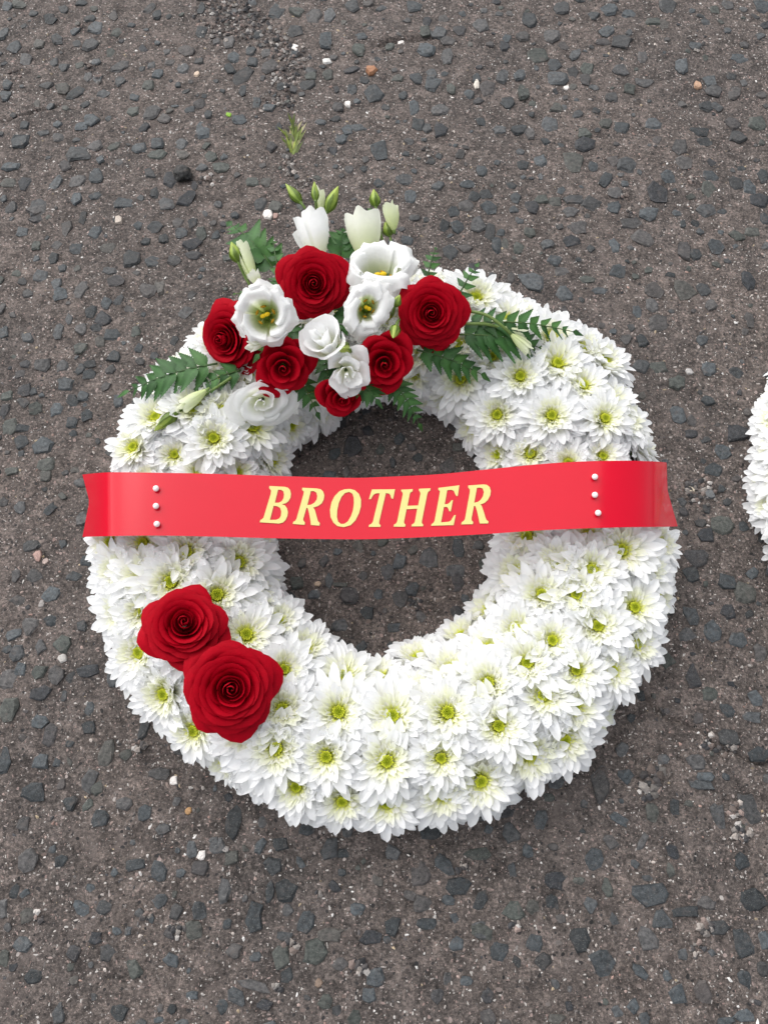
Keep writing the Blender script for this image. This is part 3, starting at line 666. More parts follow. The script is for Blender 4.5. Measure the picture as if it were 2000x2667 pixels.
def petal_geo(L, W, r0, z0, e0, e1, cup, theta, r, twist=0.0, nu=5, nv=8, cols=None, hook=0.0):
    V, C = [], []
    x, z = r0, z0
    sway = r.uniform(-.16, .16)
    for j in range(nv):
        v = (j / (nv - 1)) ** .82
        e = e0 + (e1 - e0) * v + hook * max(0, v - .7) ** 2
        if j:
            dv = v - ((j - 1) / (nv - 1)) ** .82
            x += L * dv * math.cos(e); z += L * dv * math.sin(e)
        wv = 0.36 + 0.64 * math.sin(min(1, v / 0.66) * PI / 2)
        if v > 0.66:
            wv *= max(0.0, 1 - ((v - .66) / .34) ** 2.3) ** 0.58
        wv = max(wv, 0.10)
        for i in range(nu):
            u = 2 * i / (nu - 1) - 1
            yy = u * W * wv / 2
            lift = cup * W * wv * (u * u - 0.25) * (0.9 - 0.5 * v) - 0.05 * W * math.cos(u * PI * 1.0) * (1 if abs(u) < .9 else 0)
            tw = twist * v
            px = x - math.sin(e) * lift
            pz = z + math.cos(e) * lift + yy * math.sin(tw)
            yy2 = yy * math.cos(tw) + sway * L * v * v
            V.append((px * math.cos(theta) - yy2 * math.sin(theta), px * math.sin(theta) + yy2 * math.cos(theta), pz))
            C.append(cols(v))
    return V, grid_faces(nu, nv), C

def lerp(a, b, t):
    t = min(1, max(0, t)); return a * (1 - t) + b * t

def chrys_layers(r, openness=1.0):
    """every petal of one flower: (layer, verts, faces, cols)"""
    D = math.radians
    out = []
    spec = [
        (0, 24, .0305, .0072, .0030, -.0105, 12, -24, .30),
        (1, 24, .0282, .0072, .0030, -.0090, 28, -10, .32),
        (2, 23, .0245, .0068, .0032, -.0076, 42, 4, .36),
        (3, 22, .0200, .0060, .0034, -.0062, 54, 18, .42),
        (4, 21, .0150, .0047, .0036, -.0050, 62, 28, .50),
        (5, 20, .0100, .0032, .0038, -.0038, 68, 36, .70),
        (6, 18, .0058, .0019, .0038, -.0026, 72, 44, .7),
    ]
    for li, n, L, W, r0, z0, e0, e1, cup in spec:
        off = r.uniform(0, 2 * PI)
        for k in range(n):
            if li in (1, 2, 3, 4) and r.random() < 0.07:
                continue
            th = off + 2 * PI * (k + r.uniform(-.28, .28)) / n
            l_ = L * r.uniform(.84, 1.12); w_ = W * r.uniform(.82, 1.15)
            j0, j1 = r.uniform(-9, 9), r.uniform(-15, 15)
            ee1 = e1 + (1 - openness) * 30
            if li <= 1: cf = lambda v: lerp(CREAM, WHITE, (v - .15) / .35)
            elif li <= 3: cf = lambda v: lerp(CREAM * .98, WHITE, (v - .25) / .5)
            elif li == 4: cf = lambda v: lerp(CREAM * np.array((.97, 1, .72)), WHITE * np.array((1, 1, .90)), (v - .2) / .7)
            elif li == 5: cf = lambda v: lerp(np.array((.80, .84, .36)), CREAM * np.array((1, 1, 1.1)), (v - .05) / .5)
            else: cf = lambda v: lerp(LIME, np.array((.86, .87, .45)), v * 1.2)
            V, F, C = petal_geo(l_, w_, r0, z0, D(e0 + j0), D(ee1 + j1), cup * r.uniform(.6, 1.3), th, r, r.uniform(-.35, .35),
                                nu=5 if li < 4 else 3, nv=9 if li < 4 else 6, cols=cf, hook=(-1.5 if li < 3 else 2.5))
            out.append((li, V, F, C))
    return out

def disc_mesh(r):
    mb = MB()
    n = 52
    for k in range(n):
        t = (k + .5) / n
        rad = 0.0036 * math.sqrt(t)
        q = k * 2.39996
        h = -0.0004 + 0.0010 * (1 - t) + 0.0012 * t
        c = lerp(DEEP * .75, LIME, t * 1.2 - .1) * r.uniform(.85, 1.15)
        s_ = 0.00055 + 0.0001 * t
        cx, cy = rad * math.cos(q), rad * math.sin(q)
        V = [(cx + s_ * math.cos(a * PI / 2.5), cy + s_ * math.sin(a * PI / 2.5), h - .0016) for a in range(5)]
        V += [(cx * 1.06 + s_ * .8 * math.cos(a * PI / 2.5), cy * 1.06 + s_ * .8 * math.sin(a * PI / 2.5), h + .0006) for a in range(5)]
        V.append((cx * 1.06, cy * 1.06, h + .0011))
        F = [(a, (a + 1) % 5, 5 + (a + 1) % 5, 5 + a) for a in range(5)] + [(5 + a, 5 + (a + 1) % 5, 10) for a in range(5)]
        mb.add(V, F, [c * .8] * 5 + [c] * 6)
    V = [(0.0052 * math.cos(a * PI / 6), 0.0052 * math.sin(a * PI / 6), -.0048) for a in range(12)] + [(0, 0, -.0040)]
    mb.add(V, [(a, (a + 1) % 12, 12) for a in range(12)], [DEEP] * 13)
    return mb.mesh("flower_center", M_DISC)

r = np.random.default_rng(31)
FLOWERS = []
for k in range(12):
    mb = MB()
    for li, V, F, C in chrys_layers(r, openness=r.uniform(.45, 1.2)):
        mb.add(V, F, C)
    # calyx hidden underneath
    V = [(0.006 * math.cos(a * PI / 4), 0.006 * math.sin(a * PI / 4), -.011) for a in range(8)] + [(0, 0, -.024)]
    mb.add(V, [((a + 1) % 8, a, 8) for a in range(8)], [(0.1, 0.18, 0.05)] * 9)
    FLOWERS.append(mb.mesh("chrysanthemum", M_CHRYS))
DISCS = [disc_mesh(r) for _ in range(3)]
HERO = []
for k in range(3):
    outer, inner = [], MB()
    for li, V, F, C in chrys_layers(r, openness=r.uniform(.8, 1.1)):
        if li < 2 and len(outer) < 30:
            mb = MB(); mb.add(V, F, C)
            outer.append(mb.mesh("petal", M_CHRYS))
        else:
            inner.add(V, F, C)
    HERO.append((outer, inner.mesh("chrysanthemum", M_CHRYS)))

class Ring:
    """the dome the flower centres lie on: oval hole, round outside"""
    def __init__(self, cx, cy, rin, rout, hole_dy=0.0, over=0.0165, zb=0.020, H=0.046):
        self.c = (cx, cy); self.rin = rin; self.rout = rout; self.dy = hole_dy; self.over = over; self.zb = zb; self.H = H
    def at(self, th):
        c, s_ = math.cos(th), math.sin(th)
        a, b = self.rin
        dy = self.dy
        # hole ellipse offset by dy: ray from centre
        A = (c / a) ** 2 + (s_ / b) ** 2; B = -2 * s_ * dy / b ** 2; Cc = (dy / b) ** 2 - 1
        ri = (-B + math.sqrt(B * B - 4 * A * Cc)) / (2 * A)
        ro = self.rout + 0.007 * max(0.0, s_)
        return (ri + ro) / 2, (ro - ri) / 2 - self.over
    def f(self, p):
        x, y = p.x - self.c[0], p.y - self.c[1]
        m, a = self.at(math.atan2(y, x))
        return ((math.hypot(x, y) - m) / a) ** 2 + ((p.z - self.zb) / self.H) ** 2 - 1
    def hit(self, px, py):
        d = ray(px, py)
        t0 = (CAM.z - 0.09) / -d.z; t1 = (CAM.z - 0.002) / -d.z
        best = None
        for k in range(240):
            t = t0 + (t1 - t0) * k / 239
            p = CAM + d * t
            v = self.f(p)
            if v <= 0:
                return p
            if best is None or v < best[0]:
                best = (v, p)
        return best[1]
    def point(self, th, phi):
        m, a = self.at(th)
        rr = m - a * math.cos(phi)
        return Vector((self.c[0] + rr * math.cos(th), self.c[1] + rr * math.sin(th), self.zb + self.H * math.sin(phi)))
    def normal(self, p):
        e = 1e-4
        g = Vector([(self.f(p + Vector(v) * e) - self.f(p - Vector(v) * e)) for v in ((1, 0, 0), (0, 1, 0), (0, 0, 1))])
        return g.normalized()

RING = Ring(0.002, -0.013, (0.084, 0.107), 0.247, -0.004)

PICK = [(1028,642),(1205,784),(1124,812),(995,818),(1261,831),(1307,903),(1192,897),(1074,895),(1256,750),(1307,776),(1192,727),
 (1141,974),(1311,974),(1395,986),(1229,992),(1139,1160),(1203,1212),(1279,1230),(1343,1188),(1115,1236),(1245,1284),(1171,1284),(1055,1318),(1115,1358),(1193,1384),(1291,1352),(1371,1312),(1378,1390),(1053,1400),(1245,1448),(1323,1448),(1055,1476),(1173,1502),(1139,1432),(1243,1528),(1077,1568),
 (602,1341),(743,1460),(822,1462),(903,1418),(973,1446),(995,1372),(614,1446),(610,1532),(731,1539),(848,1547),(967,1540),(596,1617),(705,1635),(836,1645),(953,1638),(1144,1631),(1039,1688),(739,1732),(835,1736),(956,1718),
 (288,965),(372,975),(462,946),(546,920),(487,883),(420,880),(336,900),(516,1015),(238,1171),(309,1173),(404,1192),(516,1215),(369,1257),(309,1241),(255,1231),(469,1285),(309,1322),(264,1322),(532,1371),(418,1579),(353,1500),(530,1581),(660,1400),(340,1090),(430,1090),(520,1110),(250,1090),(1130,1075),(1210,1085),(1290,1075),(1370,1070),(640,1700),(300,1410),(400,1400),(480,1480),(1220,1600)]

def ribbon_shadow(p):
    """does the ribbon lie over this point of the wreath"""
    d = p.y - RIB_Y(p.x)
    return (-0.042 if p.x > .20 else -0.030) < d < 0.030
def RIB_Y(x):
    return 0.004 + 0.02 * max(0, x)

def wreath(name, label, ring, picks, seed, heroes):
    r = np.random.default_rng(seed)
    root = thing(name, label, "wreath", Matrix.Translation((ring.c[0], ring.c[1], 0)), "white chrysanthemum wreaths")
    inv = root.matrix_basis.inverted()
    mb = MB()
    nth, nph = 72, 10
    V = []
    for i in range(nth):
        th = 2 * PI * i / nth
        m, a = ring.at(th)
        for j in range(nph):
            ph = PI * j / (nph - 1)
            rr = m - a * .72 * math.cos(ph)
            V.append((rr * math.cos(th), rr * math.sin(th), 0.001 + 0.036 * math.sin(ph)))
    F = [(i * nph + j, i * nph + j + 1, ((i + 1) % nth) * nph + j + 1, ((i + 1) % nth) * nph + j) for i in range(nth) for j in range(nph - 1)]
    F += [(i * nph, ((i + 1) % nth) * nph, ((i + 1) % nth) * nph + nph - 1, i * nph + nph - 1) for i in range(nth)]
    mb.add(V, F)
    link("foam_base", mb.mesh("foam_base", M_FOAM), root)
    pts = []
    for k, (px, py) in enumerate(picks):
        p = ring.hit(px, py)
        pts.append((p, True, k))
    # the rest of the dome: its sides and what the roses cover
    cand = []
    for _ in range(7000):
        th = r.uniform(0, 2 * PI); ph = r.uniform(0.02, PI - 0.0)
        cand.append((th, ph))
    for th, ph in cand:
        p = ring.point(th, ph)
        if all((p - q[0]).length > (0.0255 if q[1] else 0.0205) for q in pts):
            pts.append((p, False, -1))
    for p, picked, k in pts:
        n = ring.normal(p)
        n = (n + Vector(r.normal(0, .10, 3))).normalized()
        n = (n + Vector((0, 0, .32))).normalized()
        if picked:
            v = (CAM - p).normalized()
            n = (n * .8 + v * .2).normalized()
        s_ = r.uniform(.94, 1.20)
        if not picked: s_ *= .92
        q = p.copy() if picked else p - n * .004
        if ring is RING and ribbon_shadow(p):
            q = p - n * 0.010; s_ *= .85
            if abs(p.x) > (.19 if p.x > 0 else .215):          # pressed in where the ribbon is drawn down over the side
                q.x -= math.copysign(.020, p.x); q.z -= .008; s_ *= .9
        if q.z < 0.016: q.z = 0.016
        mw = inv @ frame(q, n, r.uniform(0, 2 * PI), s_)
        if k in heroes:
            outer, inner = HERO[heroes.index(k) % len(HERO)]
            o = link("chrysanthemum", inner, root, mw)
            for me in outer:
                link("petal", me, o)
        else:
            o = link("chrysanthemum", FLOWERS[int(r.integers(0, len(FLOWERS)))], root, mw)
        link("flower_center", DISCS[int(r.integers(0, len(DISCS)))], o)
    return root, pts

hero_px = [(731,1539),(848,1547),(967,1540),(705,1635),(836,1645),(953,1638),(1203,1212),(1193,1384),(1245,1284),(404,1192)]
heroes = [PICK.index(h) for h in hero_px]
main_wreath, PTS = wreath("flower_wreath", "round white chrysanthemum wreath lying on the asphalt with a red ribbon across", RING, PICK, 3, heroes)
RING2 = Ring(0.5455, -0.001, (0.085, 0.10), 0.243, 0.0)
wreath("flower_wreath", "second white chrysanthemum wreath just showing at the right edge of the picture", RING2, [], 4, [])

# ------------------------------------------------------------------ roses and lisianthus
def rosette(root, R, n, name="petal", mat=M_ROSE, r=None, rim0=.05, rim1=1.0, h0=.42, h1=-.22, depth=.95, A0=1.35, A1=1.2,
            flare=.30, ruffle=.012, point=.22, pw=.74, hp=1.6, colin=None, colout=None, nu=11, nv=10, spiral=.035, roll=.20, th0=0.0):
    for i in range(n):
        t = i / max(1, n - 1)
        th = th0 + i * 2.39996 + r.uniform(-.18, .18)
        rho = R * (rim0 + (rim1 - rim0) * t ** pw) * r.uniform(.94, 1.07)
        h = R * (h0 + (h1 - h0) * t ** hp + r.uniform(-.06, .06))
        rb, zb = R * (.05 + .12 * t), -depth * R * (.18 + .82 * t ** .55)
        if n > 12:
            zb = max(zb, h - R * (.28 + 1.6 * t))
        A = (A0 + (A1 - A0) * t) * r.uniform(.9, 1.1)
        wild = n > 12 and i >= n - 6
        if wild:
            rho *= r.uniform(1.0, 1.10); A *= .78; h -= R * .08
        ph, ph2 = r.uniform(0, 6), r.uniform(0, 6)
        asym = r.uniform(-.12, .12)
        ptk = point * max(0, (t - .35) / .65) * r.uniform(.6, 1.3) * (1.35 if wild else 1)
        V, C = [], []
        for j in range(nv):
            v = j / (nv - 1)
            for k in range(nu):
                u = 2 * k / (nu - 1) - 1
                vm = v * (1 - .22 * abs(u) ** 2.6)
                g = vm ** (.62 + .2 * (1 - t))
                rr = rb + (rho - rb) * g
                zz = zb + (h - zb) * vm
                fl = max(0, (vm - .70) / .30) ** 2
                rr += fl * R * flare * (t ** 1.2) * .55
                zz -= fl * R * roll * (.3 + t)
                if t < .35:
                    rr *= 1 - .60 * vm ** 3 * (1 - t / .35)
                rr *= 1 - ptk * abs(u) ** 1.25 * vm ** 2
                zz -= R * ptk * .55 * abs(u) ** 1.4 * vm ** 2
                rr += R * spiral * u * vm + R * asym * .12 * u * u
                if ruffle:
                    wv = vm ** 4
                    zz += R * ruffle * wv * (math.sin(5.5 * u + ph) + .6 * math.sin(11 * u + ph2))
                    rr += R * ruffle * .6 * wv * math.sin(7 * u + ph2)
                al = th + u * A
                V.append((rr * math.cos(al), rr * math.sin(al), zz))
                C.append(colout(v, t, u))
        mb = MB(); mb.add(V, grid_faces(nu, nv), C)
        link(name, mb.mesh(name, mat), root)

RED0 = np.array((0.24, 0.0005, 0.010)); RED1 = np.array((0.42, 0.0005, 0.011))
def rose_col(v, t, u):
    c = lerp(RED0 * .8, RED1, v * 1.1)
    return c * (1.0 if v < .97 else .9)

def calyx(root, R, depth, stem_to, col=(0.06, 0.13, 0.03), n=5, sep=.7, r0=None):
    mb = MB()
    V, F = [], []
    prof = [(.05, -depth - .32), (.16, -depth - .22), (.20, -depth - .08), (.14, -depth + .04)]
    for a, z in prof:
        for k in range(8):
            V.append((a * R * math.cos(k * PI / 4), a * R * math.sin(k * PI / 4), z * R))
    F = [(i * 8 + k, i * 8 + (k + 1) % 8, (i + 1) * 8 + (k + 1) % 8, (i + 1) * 8 + k) for i in range(3) for k in range(8)]
    mb.add(V, F, [col] * len(V))
    tube(mb, [(0, 0, (-depth - .28) * R), (0, 0, (-depth - .28) * R - stem_to)], [.06 * R + .0008] * 2, 6, col)
    link("stem", mb.mesh("stem", M_GREEN), root)
    for k in range(n):
        q = 2 * PI * k / n
        m2 = MB(); V, C = [], []
        for j in range(5):
            v = j / 4
            rr = R * (.16 + sep * .9 * v * (1 - .3 * v)); z = R * (-depth + .0 + .22 * v - .3 * v * v)
            wv = R * .13 * (1 - v) ** .7 + .0001
            for s_ in (-1, 0, 1):
                V.append((rr * math.cos(q) - s_ * wv * math.sin(q), rr * math.sin(q) + s_ * wv * math.cos(q), z + abs(s_) * .02 * R)); C.append(col)
        m2.add(V, grid_faces(3, 5), C)
        link("sepal", m2.mesh("sepal", M_GREEN), root)

ROSES = [
 # px, py, z, R, tilt x, tilt y, n, label, kwargs
 (678, 612, .112, .0272, .00, .03, 38, "large full red rose at the top of the spray under the upright white bud", dict()),
 (932, 676, .108, .0272, .03, .00, 38, "large full red rose at the right end of the spray beside the long fern", dict()),
 (488, 732, .085, .0295, -.58, -.06, 36, "red rose turned to the left at the left end of the spray", dict()),
 (612, 795, .104, .0240, .00, -.20, 15, "half open red rose with a clear spiral below the yellow centred white flower", dict(pw=1.0, point=.16)),
 (831, 786, .104, .0250, .05, -.16, 16, "half open red rose beside the small ruffled white flower, under the big right rose", dict(pw=1.0, point=.16)),
 (740, 862, .088, .0175, .00, -.38, 14, "smallest red rose, at the foot of the spray over the hole", dict(pw=1.05, point=.10)),
 (398, 1348, .096, .0280, -.02, .22, 37, "upper red rose of the pair at the lower left of the wreath", dict()),
 (499, 1489, .099, .0310, .03, -.03, 40, "lower, larger red rose of the pair at the lower left of the wreath", dict()),
]
rr_ = np.random.default_rng(8)
for k, (px, py, z, R, tx, ty, n, lab, kw) in enumerate(ROSES):
    p = P(px, py, z)
    root = thing("rose", lab, "rose", frame(p, facing(p, tx, ty), rr_.uniform(0, 6), 1.0), "red roses")
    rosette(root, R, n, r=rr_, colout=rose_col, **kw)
    calyx(root, R, .95, .012)

LW = np.array((0.90, 0.905, 0.905)); LG = np.array((0.62, 0.70, 0.30))
def lisi_col(v, t, u):
    return lerp(LG, LW, (v - .12) / .38)
def lisi_green(v, t, u):
    return lerp(np.array((.66, .74, .36)), np.array((.80, .83, .66)), v)
def lisi_cream(v, t, u):
    return lerp(np.array((.70, .76, .40)), np.array((.84, .85, .78)), v * 1.2)

def lisi_white(v, t, u):
    return lerp(np.array((.80, .83, .60)), LW, v * 1.8)

def open_lisi(root, R, r, squash=1.0, mouth=.50, n=7, deep=1.0, droop=.22):
    for i in range(n):
        t = i / (n - 1)
        th = i * 2 * PI * 2 / n + r.uniform(-.2, .2)
        A = r.uniform(.76, .96)
        ph, ph2 = r.uniform(0, 6), r.uniform(0, 6)
        Ri = R * mouth * (.84 + .34 * t); Ro = R * r.uniform(.84, 1.06) * (.90 + .10 * t)
        top = R * (.22 - .16 * t)
        dr = r.uniform(.02, .30) + droop * .35
        tipw = r.uniform(.10, .24)
        prof = [(.06 * R, -deep * R), (.55 * Ri, -deep * .78 * R), (.86 * Ri, -deep * .40 * R), (Ri, -.08 * R), (Ri * 1.16, top * .6), (Ri * .45 + Ro * .55, top * .95), (Ro * .88, top - dr * .45 * R), (Ro, top - dr * R)]
        pc = curve_pts([(a, 0, b) for a, b in prof], 2)
        nv, nu = len(pc), 19
        V, C = [], []
        for j, q in enumerate(pc):
            v = j / (nv - 1)
            for k in range(nu):
                u = 2 * k / (nu - 1) - 1
                w_ = max(0, (v - .5) / .5)
                rr = q.x + R * .085 * u * (.3 + v)
                zz = q.z - w_ * R * .10 * u * (1 if i % 2 else -1) - w_ * R * .06 * abs(u) ** 3
                rr *= 1 - tipw * w_ * w_ * abs(u) ** 2.0
                zz += R * .055 * w_ ** 2 * (math.sin(4.5 * u + ph) + .6 * math.sin(10 * u + ph2) + .35 * math.sin(19 * u + ph))
                rr += R * .045 * w_ ** 2 * (math.sin(8 * u + ph2) + .5 * math.sin(17 * u + ph))
                al = th + u * A
                V.append((rr * math.cos(al), rr * math.sin(al) * squash, zz))
                C.append(lerp(np.array((.45, .55, .12)), LW, (v - .10) / .34))
        mb = MB(); mb.add(V, grid_faces(nu, nv), C)
        link("petal", mb.mesh("petal", M_LISI), root)
    # pistil with its two lobed yellow stigma, five stamens
    mb = MB()
    tube(mb, [(0, 0, -deep * R), (0, 0, -deep * .75 * R), (0, 0, -deep * .5 * R), (0, 0, -.30 * R)], [.10 * R, .15 * R, .08 * R, .035 * R], 8, (.18, .30, .03))
    pist = link("pistil", mb.mesh("pistil", M_GREEN), root)
    m2 = MB()
    for s_ in (-1, 1):
        bm = bmesh.new(); bmesh.ops.create_icosphere(bm, subdivisions=2, radius=.085 * R)
        V = [(v.co.x * 1.1 + s_ * .07 * R, v.co.y * .8, v.co.z * .7 - .26 * R) for v in bm.verts]
        m2.add(V, [tuple(v.index for v in f.verts) for f in bm.faces], [(.78, .52, .015)] * len(V)); bm.free()
    link("stigma", m2.mesh("stigma", M_STAMEN), pist)
    for k in range(5):
        q = 2 * PI * k / 5 + r.uniform(-.2, .2)
        m3 = MB()
        d = Vector((math.cos(q), math.sin(q) * squash, 0))
        e = d * .27 * R + Vector((0, 0, -.38 * R))
        tube(m3, [d * .08 * R + Vector((0, 0, -deep * .8 * R)), e], [.018 * R, .014 * R], 5, (.55, .6, .25))
        sd = Vector((-d.y, d.x, .5)).normalized()
        tube(m3, [e - sd * .09 * R, e, e + sd * .09 * R], [.02 * R, .045 * R, .02 * R], 6, (.55, .30, .02))
        link("stamen", m3.mesh("stamen", M_STAMEN), root)

rl = np.random.default_rng(12)
GL = "white lisianthus flowers"
def lroot(px, py, z, tx, ty, lab, roll=0.0, cat="flower", name="lisianthus"):
    p = P(px, py, z)
    return thing(name, lab, cat, frame(p, facing(p, tx, ty), roll, 1.0), GL)
o = lroot(570, 679, .126, -.14, .06, "open white cup flower with yellow stigma between the left and top roses", .4)
open_lisi(o, .0250, rl, mouth=.56, deep=.8); calyx(o, .0240, .8, .012, (.12, .2, .06), 5, .4)
o = lroot(796, 664, .120, .10, .05, "oval white cup flower with a narrow open throat between the two big roses", -.35)
o.matrix_basis = o.matrix_basis @ Matrix.Diagonal((.80, 1.06, 1, 1))
open_lisi(o, .0235, rl, mouth=.46, deep=.8); calyx(o, .022, .8, .012, (.12, .2, .06), 5, .4)
o = lroot(822, 572, .104, .02, .84, "wide open white flower seen from the side above the right rose", .2)
open_lisi(o, .0335, rl, mouth=.52, deep=.75, droop=.16, n=8); calyx(o, .030, .75, .010, (.12, .2, .06), 5, .4)
o = lroot(697, 735, .116, -.40, .48, "half closed white flower with a rolled petal in the middle of the spray", 1.0)
rosette(o, .0215, 9, mat=M_LISI, r=rl, colout=lisi_white, h0=.75, h1=.25, rim0=.16, rim1=.85, depth=1.2, ruffle=.05, point=.10, A0=1.5, A1=1.25, flare=.35, spiral=.12)
calyx(o, .019, 1.2, .012, (.12, .2, .06), 5, .4)
o = lroot(751, 808, .110, .10, -.28, "small ruffled white flower above the smallest rose", 2.0)
rosette(o, .0185, 11, mat=M_LISI, r=rl, colout=lisi_white, h0=.40, h1=-.15, rim0=.10, depth=1.0, ruffle=.08, point=.16, A0=1.2, A1=.85, flare=.35, spiral=.10)
calyx(o, .0165, 1.0, .012, (.12, .2, .06), 5, .4)
o = lroot(566, 872, .080, .0, -.36, "large flat white flower tucked low under the left roses", .6)
o.matrix_basis = o.matrix_basis @ Matrix.Diagonal((1.0, .78, .8, 1))
rosette(o, .0280, 11, mat=M_LISI, r=rl, colout=lambda v, t, u: lerp(np.array((.76, .80, .55)), LW, v * 1.6), h0=.12, h1=-.10, rim0=.15, depth=.7, ruffle=.035, point=.05, A0=1.2, A1=1.0, flare=.25, spiral=.08)
calyx(o, .028, .7, .008, (.12, .2, .06), 5, .4)

def axis_frame(tip, base):
    """z axis runs base -> tip, origin at base"""
    n = (tip - base).normalized()
    return frame(base, n, 0.0), (tip - base).length

WB = {}
def white_bud(tip, base, zt, zb_, width, lab, col, n=5, seed=0, ruff=.05):
    a, b = P(*tip, zt), P(*base, zb_)
    mw, L = axis_frame(a, b)
    k = (CAM - b).length / 1659
    Rw = width * k / 2
    root = thing("lisianthus", lab, "flower", mw, GL)
    WB[seed] = root
    r = np.random.default_rng(seed)
    for i in range(n):
        t = i / (n - 1)
        th = i * 2.39996 + r.uniform(-.2, .2)
        V, C = [], []
        ph = r.uniform(0, 6)
        nu, nv = 11, 10
        for j in range(nv):
            v = j / (nv - 1)
            for q in range(nu):
                u = 2 * q / (nu - 1) - 1
                vm = v * (1 - .20 * abs(u) ** 2.2)
                rr = Rw * (.18 + (.82 - .45 * (1 - t)) * math.sin(min(1, vm * 1.35) * PI / 2) ** .9) * (1 + (.25 * t) * max(0, vm - .75) / .25 * .6)
                zz = L * vm * (.98 - .14 * t) + L * .03 * vm ** 3 * math.sin(5 * u + ph)
                rr += Rw * ruff * vm ** 3 * math.sin(7 * u + ph) + Rw * .10 * u * vm
                al = th + u * 1.15
                V.append((rr * math.cos(al), rr * math.sin(al), zz)); C.append(col(v, t, u))
        mb = MB(); mb.add(V, grid_faces(nu, nv), C)
        link("petal", mb.mesh("petal", M_LISI), root)
    mb = MB()
    tube(mb, [(0, 0, .10 * L), (0, 0, 0), (0, 0, -.1 * L)], [Rw * .22, Rw * .25, .0010], 8, (.20, .30, .08))
    link("stem", mb.mesh("stem", M_GREEN), root)

white_bud((664, 454), (690, 562), .092, .080, 76, "upright white bud flower above the top rose", lisi_white, 5, 1)
white_bud((777, 455), (790, 562), .092, .080, 84, "upright cream bud flower with torn tips above the side seen white flower", lisi_cream, 5, 2)
white_bud((686, 402), (695, 480), .080, .070, 23, "slim pale green white bud behind the upright white bud", lisi_green, 4, 3, .02)
white_bud((838, 433), (851, 498), .086, .074, 36, "pale green half open bud at the top right of the spray", lisi_green, 4, 4)
white_bud((514, 520), (552, 612), .088, .080, 36, "long pale green bud at the upper left of the spray", lisi_green, 5, 5, .02)
white_bud((540, 583), (560, 616), .092, .084, 28, "short cream bud in front of the long pale green bud", lisi_cream, 4, 6)
white_bud((387, 887), (447, 842), .072, .078, 30, "pale green bud lying on the wreath below the left fern", lisi_green, 4, 7, .02)
white_bud((1143, 722), (1082, 708), .080, .086, 24, "pale bud with open tip over the right fern, upper of two", lisi_green, 4, 8)
white_bud((1150, 763), (1103, 721), .080, .088, 26, "pale closed bud over the right fern, lower of two", lisi_green, 4, 9, .02)
white_bud((532, 752), (572, 741), .114, .106, 23, "tiny cream bud under the yellow centred white flower", lisi_cream, 4, 10)

GB = np.array((0.20, 0.32, 0.035)); GB2 = np.array((0.42, 0.52, 0.10))
def green_bud(tip, base, stem, zt, zb_, width, lab, seed=0, mixc_=.5):
    a, b = P(*tip, zt), P(*base, zb_)
    mw, L = axis_frame(a, b)
    inv = mw.inverted()
    Rw = width * (CAM - b).length / 1659 / 2
    r = np.random.default_rng(seed)
    root = thing("lisianthus_bud", lab, "flower bud", mw, "green lisianthus buds")
    mb = MB(); V, C = [], []
    nv, nu = 12, 16
    for j in range(nv):
        v = j / (nv - 1)
        pr = Rw * (math.sin(min(1, (v + .06) / .42) * PI / 2) if v < .36 else max(.05, 1 - ((v - .36) / .66) ** 1.6))
        for k in range(nu):
            q = 2 * PI * k / nu + 1.2 * v
            rr = pr * (1 + .10 * math.cos(5 * q))
            V.append((rr * math.cos(q), rr * math.sin(q), L * v)); C.append(lerp(GB, GB2, v * 1.1 - .1 + .3 * (mixc_ - .5)))
    F = [(j * nu + k, j * nu + (k + 1) % nu, (j + 1) * nu + (k + 1) % nu, (j + 1) * nu + k) for j in range(nv - 1) for k in range(nu)]
    mb.add(V, F, C)
    link("petals", mb.mesh("bud_petals", M_GREEN), root)
    for s_ in range(5):
        q = 2 * PI * s_ / 5 + r.uniform(-.2, .2)
        m2 = MB(); V, C = [], []
        top = r.uniform(.6, .95)
        for j in range(8):
            v = j / 7 * top
            pr = Rw * (math.sin(min(1, (v + .06) / .42) * PI / 2) if v < .36 else max(.05, 1 - ((v - .36) / .66) ** 1.6)) * 1.16 + .0002 + Rw * .5 * max(0, v / top - .8)
            dq = .42 * (1 - (j / 7) ** 1.3) + .015
            for e in (-1, 0, 1):
                V.append((pr * math.cos(q + e * dq), pr * math.sin(q + e * dq), L * v)); C.append(GB * .55)
        m2.add(V, grid_faces(3, 8), C)
        link("sepal", m2.mesh("sepal", M_GREEN), root)
    pts = [inv @ P(x, y, z) for x, y, z in stem]
    pts = curve_pts([Vector((0, 0, .06 * L)), Vector((0, 0, -.1 * L))] + pts, 6)
    m3 = MB(); tube(m3, pts, [Rw * .42 if i < 3 else .0012 for i in range(len(pts))], 7, (0.14, 0.22, 0.05))
    link("stem", m3.mesh("stem", M_GREEN), root)

green_bud((617, 396), (651, 438), [(662, 456, .075), (680, 500, .065)], .080, .078, 19, "green bud leaning left at the top of the spray", 1)
green_bud((679, 391), (682, 434), [(685, 458, .08), (690, 500, .068)], .092, .090, 14, "thin green bud in front of the slim white bud at the top", 2)
green_bud((731, 401), (705, 459), [(701, 490, .078), (700, 545, .07)], .086, .080, 22, "plump yellow green bud leaning right at the top of the spray", 3, .9)
green_bud((807, 408), (812, 446), [(818, 480, .078), (827, 525, .07)], .086, .082, 20, "green bud on a long stem left of the pale half open bud", 4)
green_bud((832, 478), (842, 510), [(846, 530, .07)], .074, .070, 20, "small green bud below the pale half open bud", 5)
green_bud((500, 522), (515, 566), [(528, 595, .08), (546, 625, .075)], .090, .086, 23, "olive green bud left of the long pale bud", 6)
green_bud((333, 931), (383, 891), [(400, 880, .068), (455, 845, .074), (500, 815, .08)], .066, .070, 24, "green bud lying furthest left on the white flowers", 7)
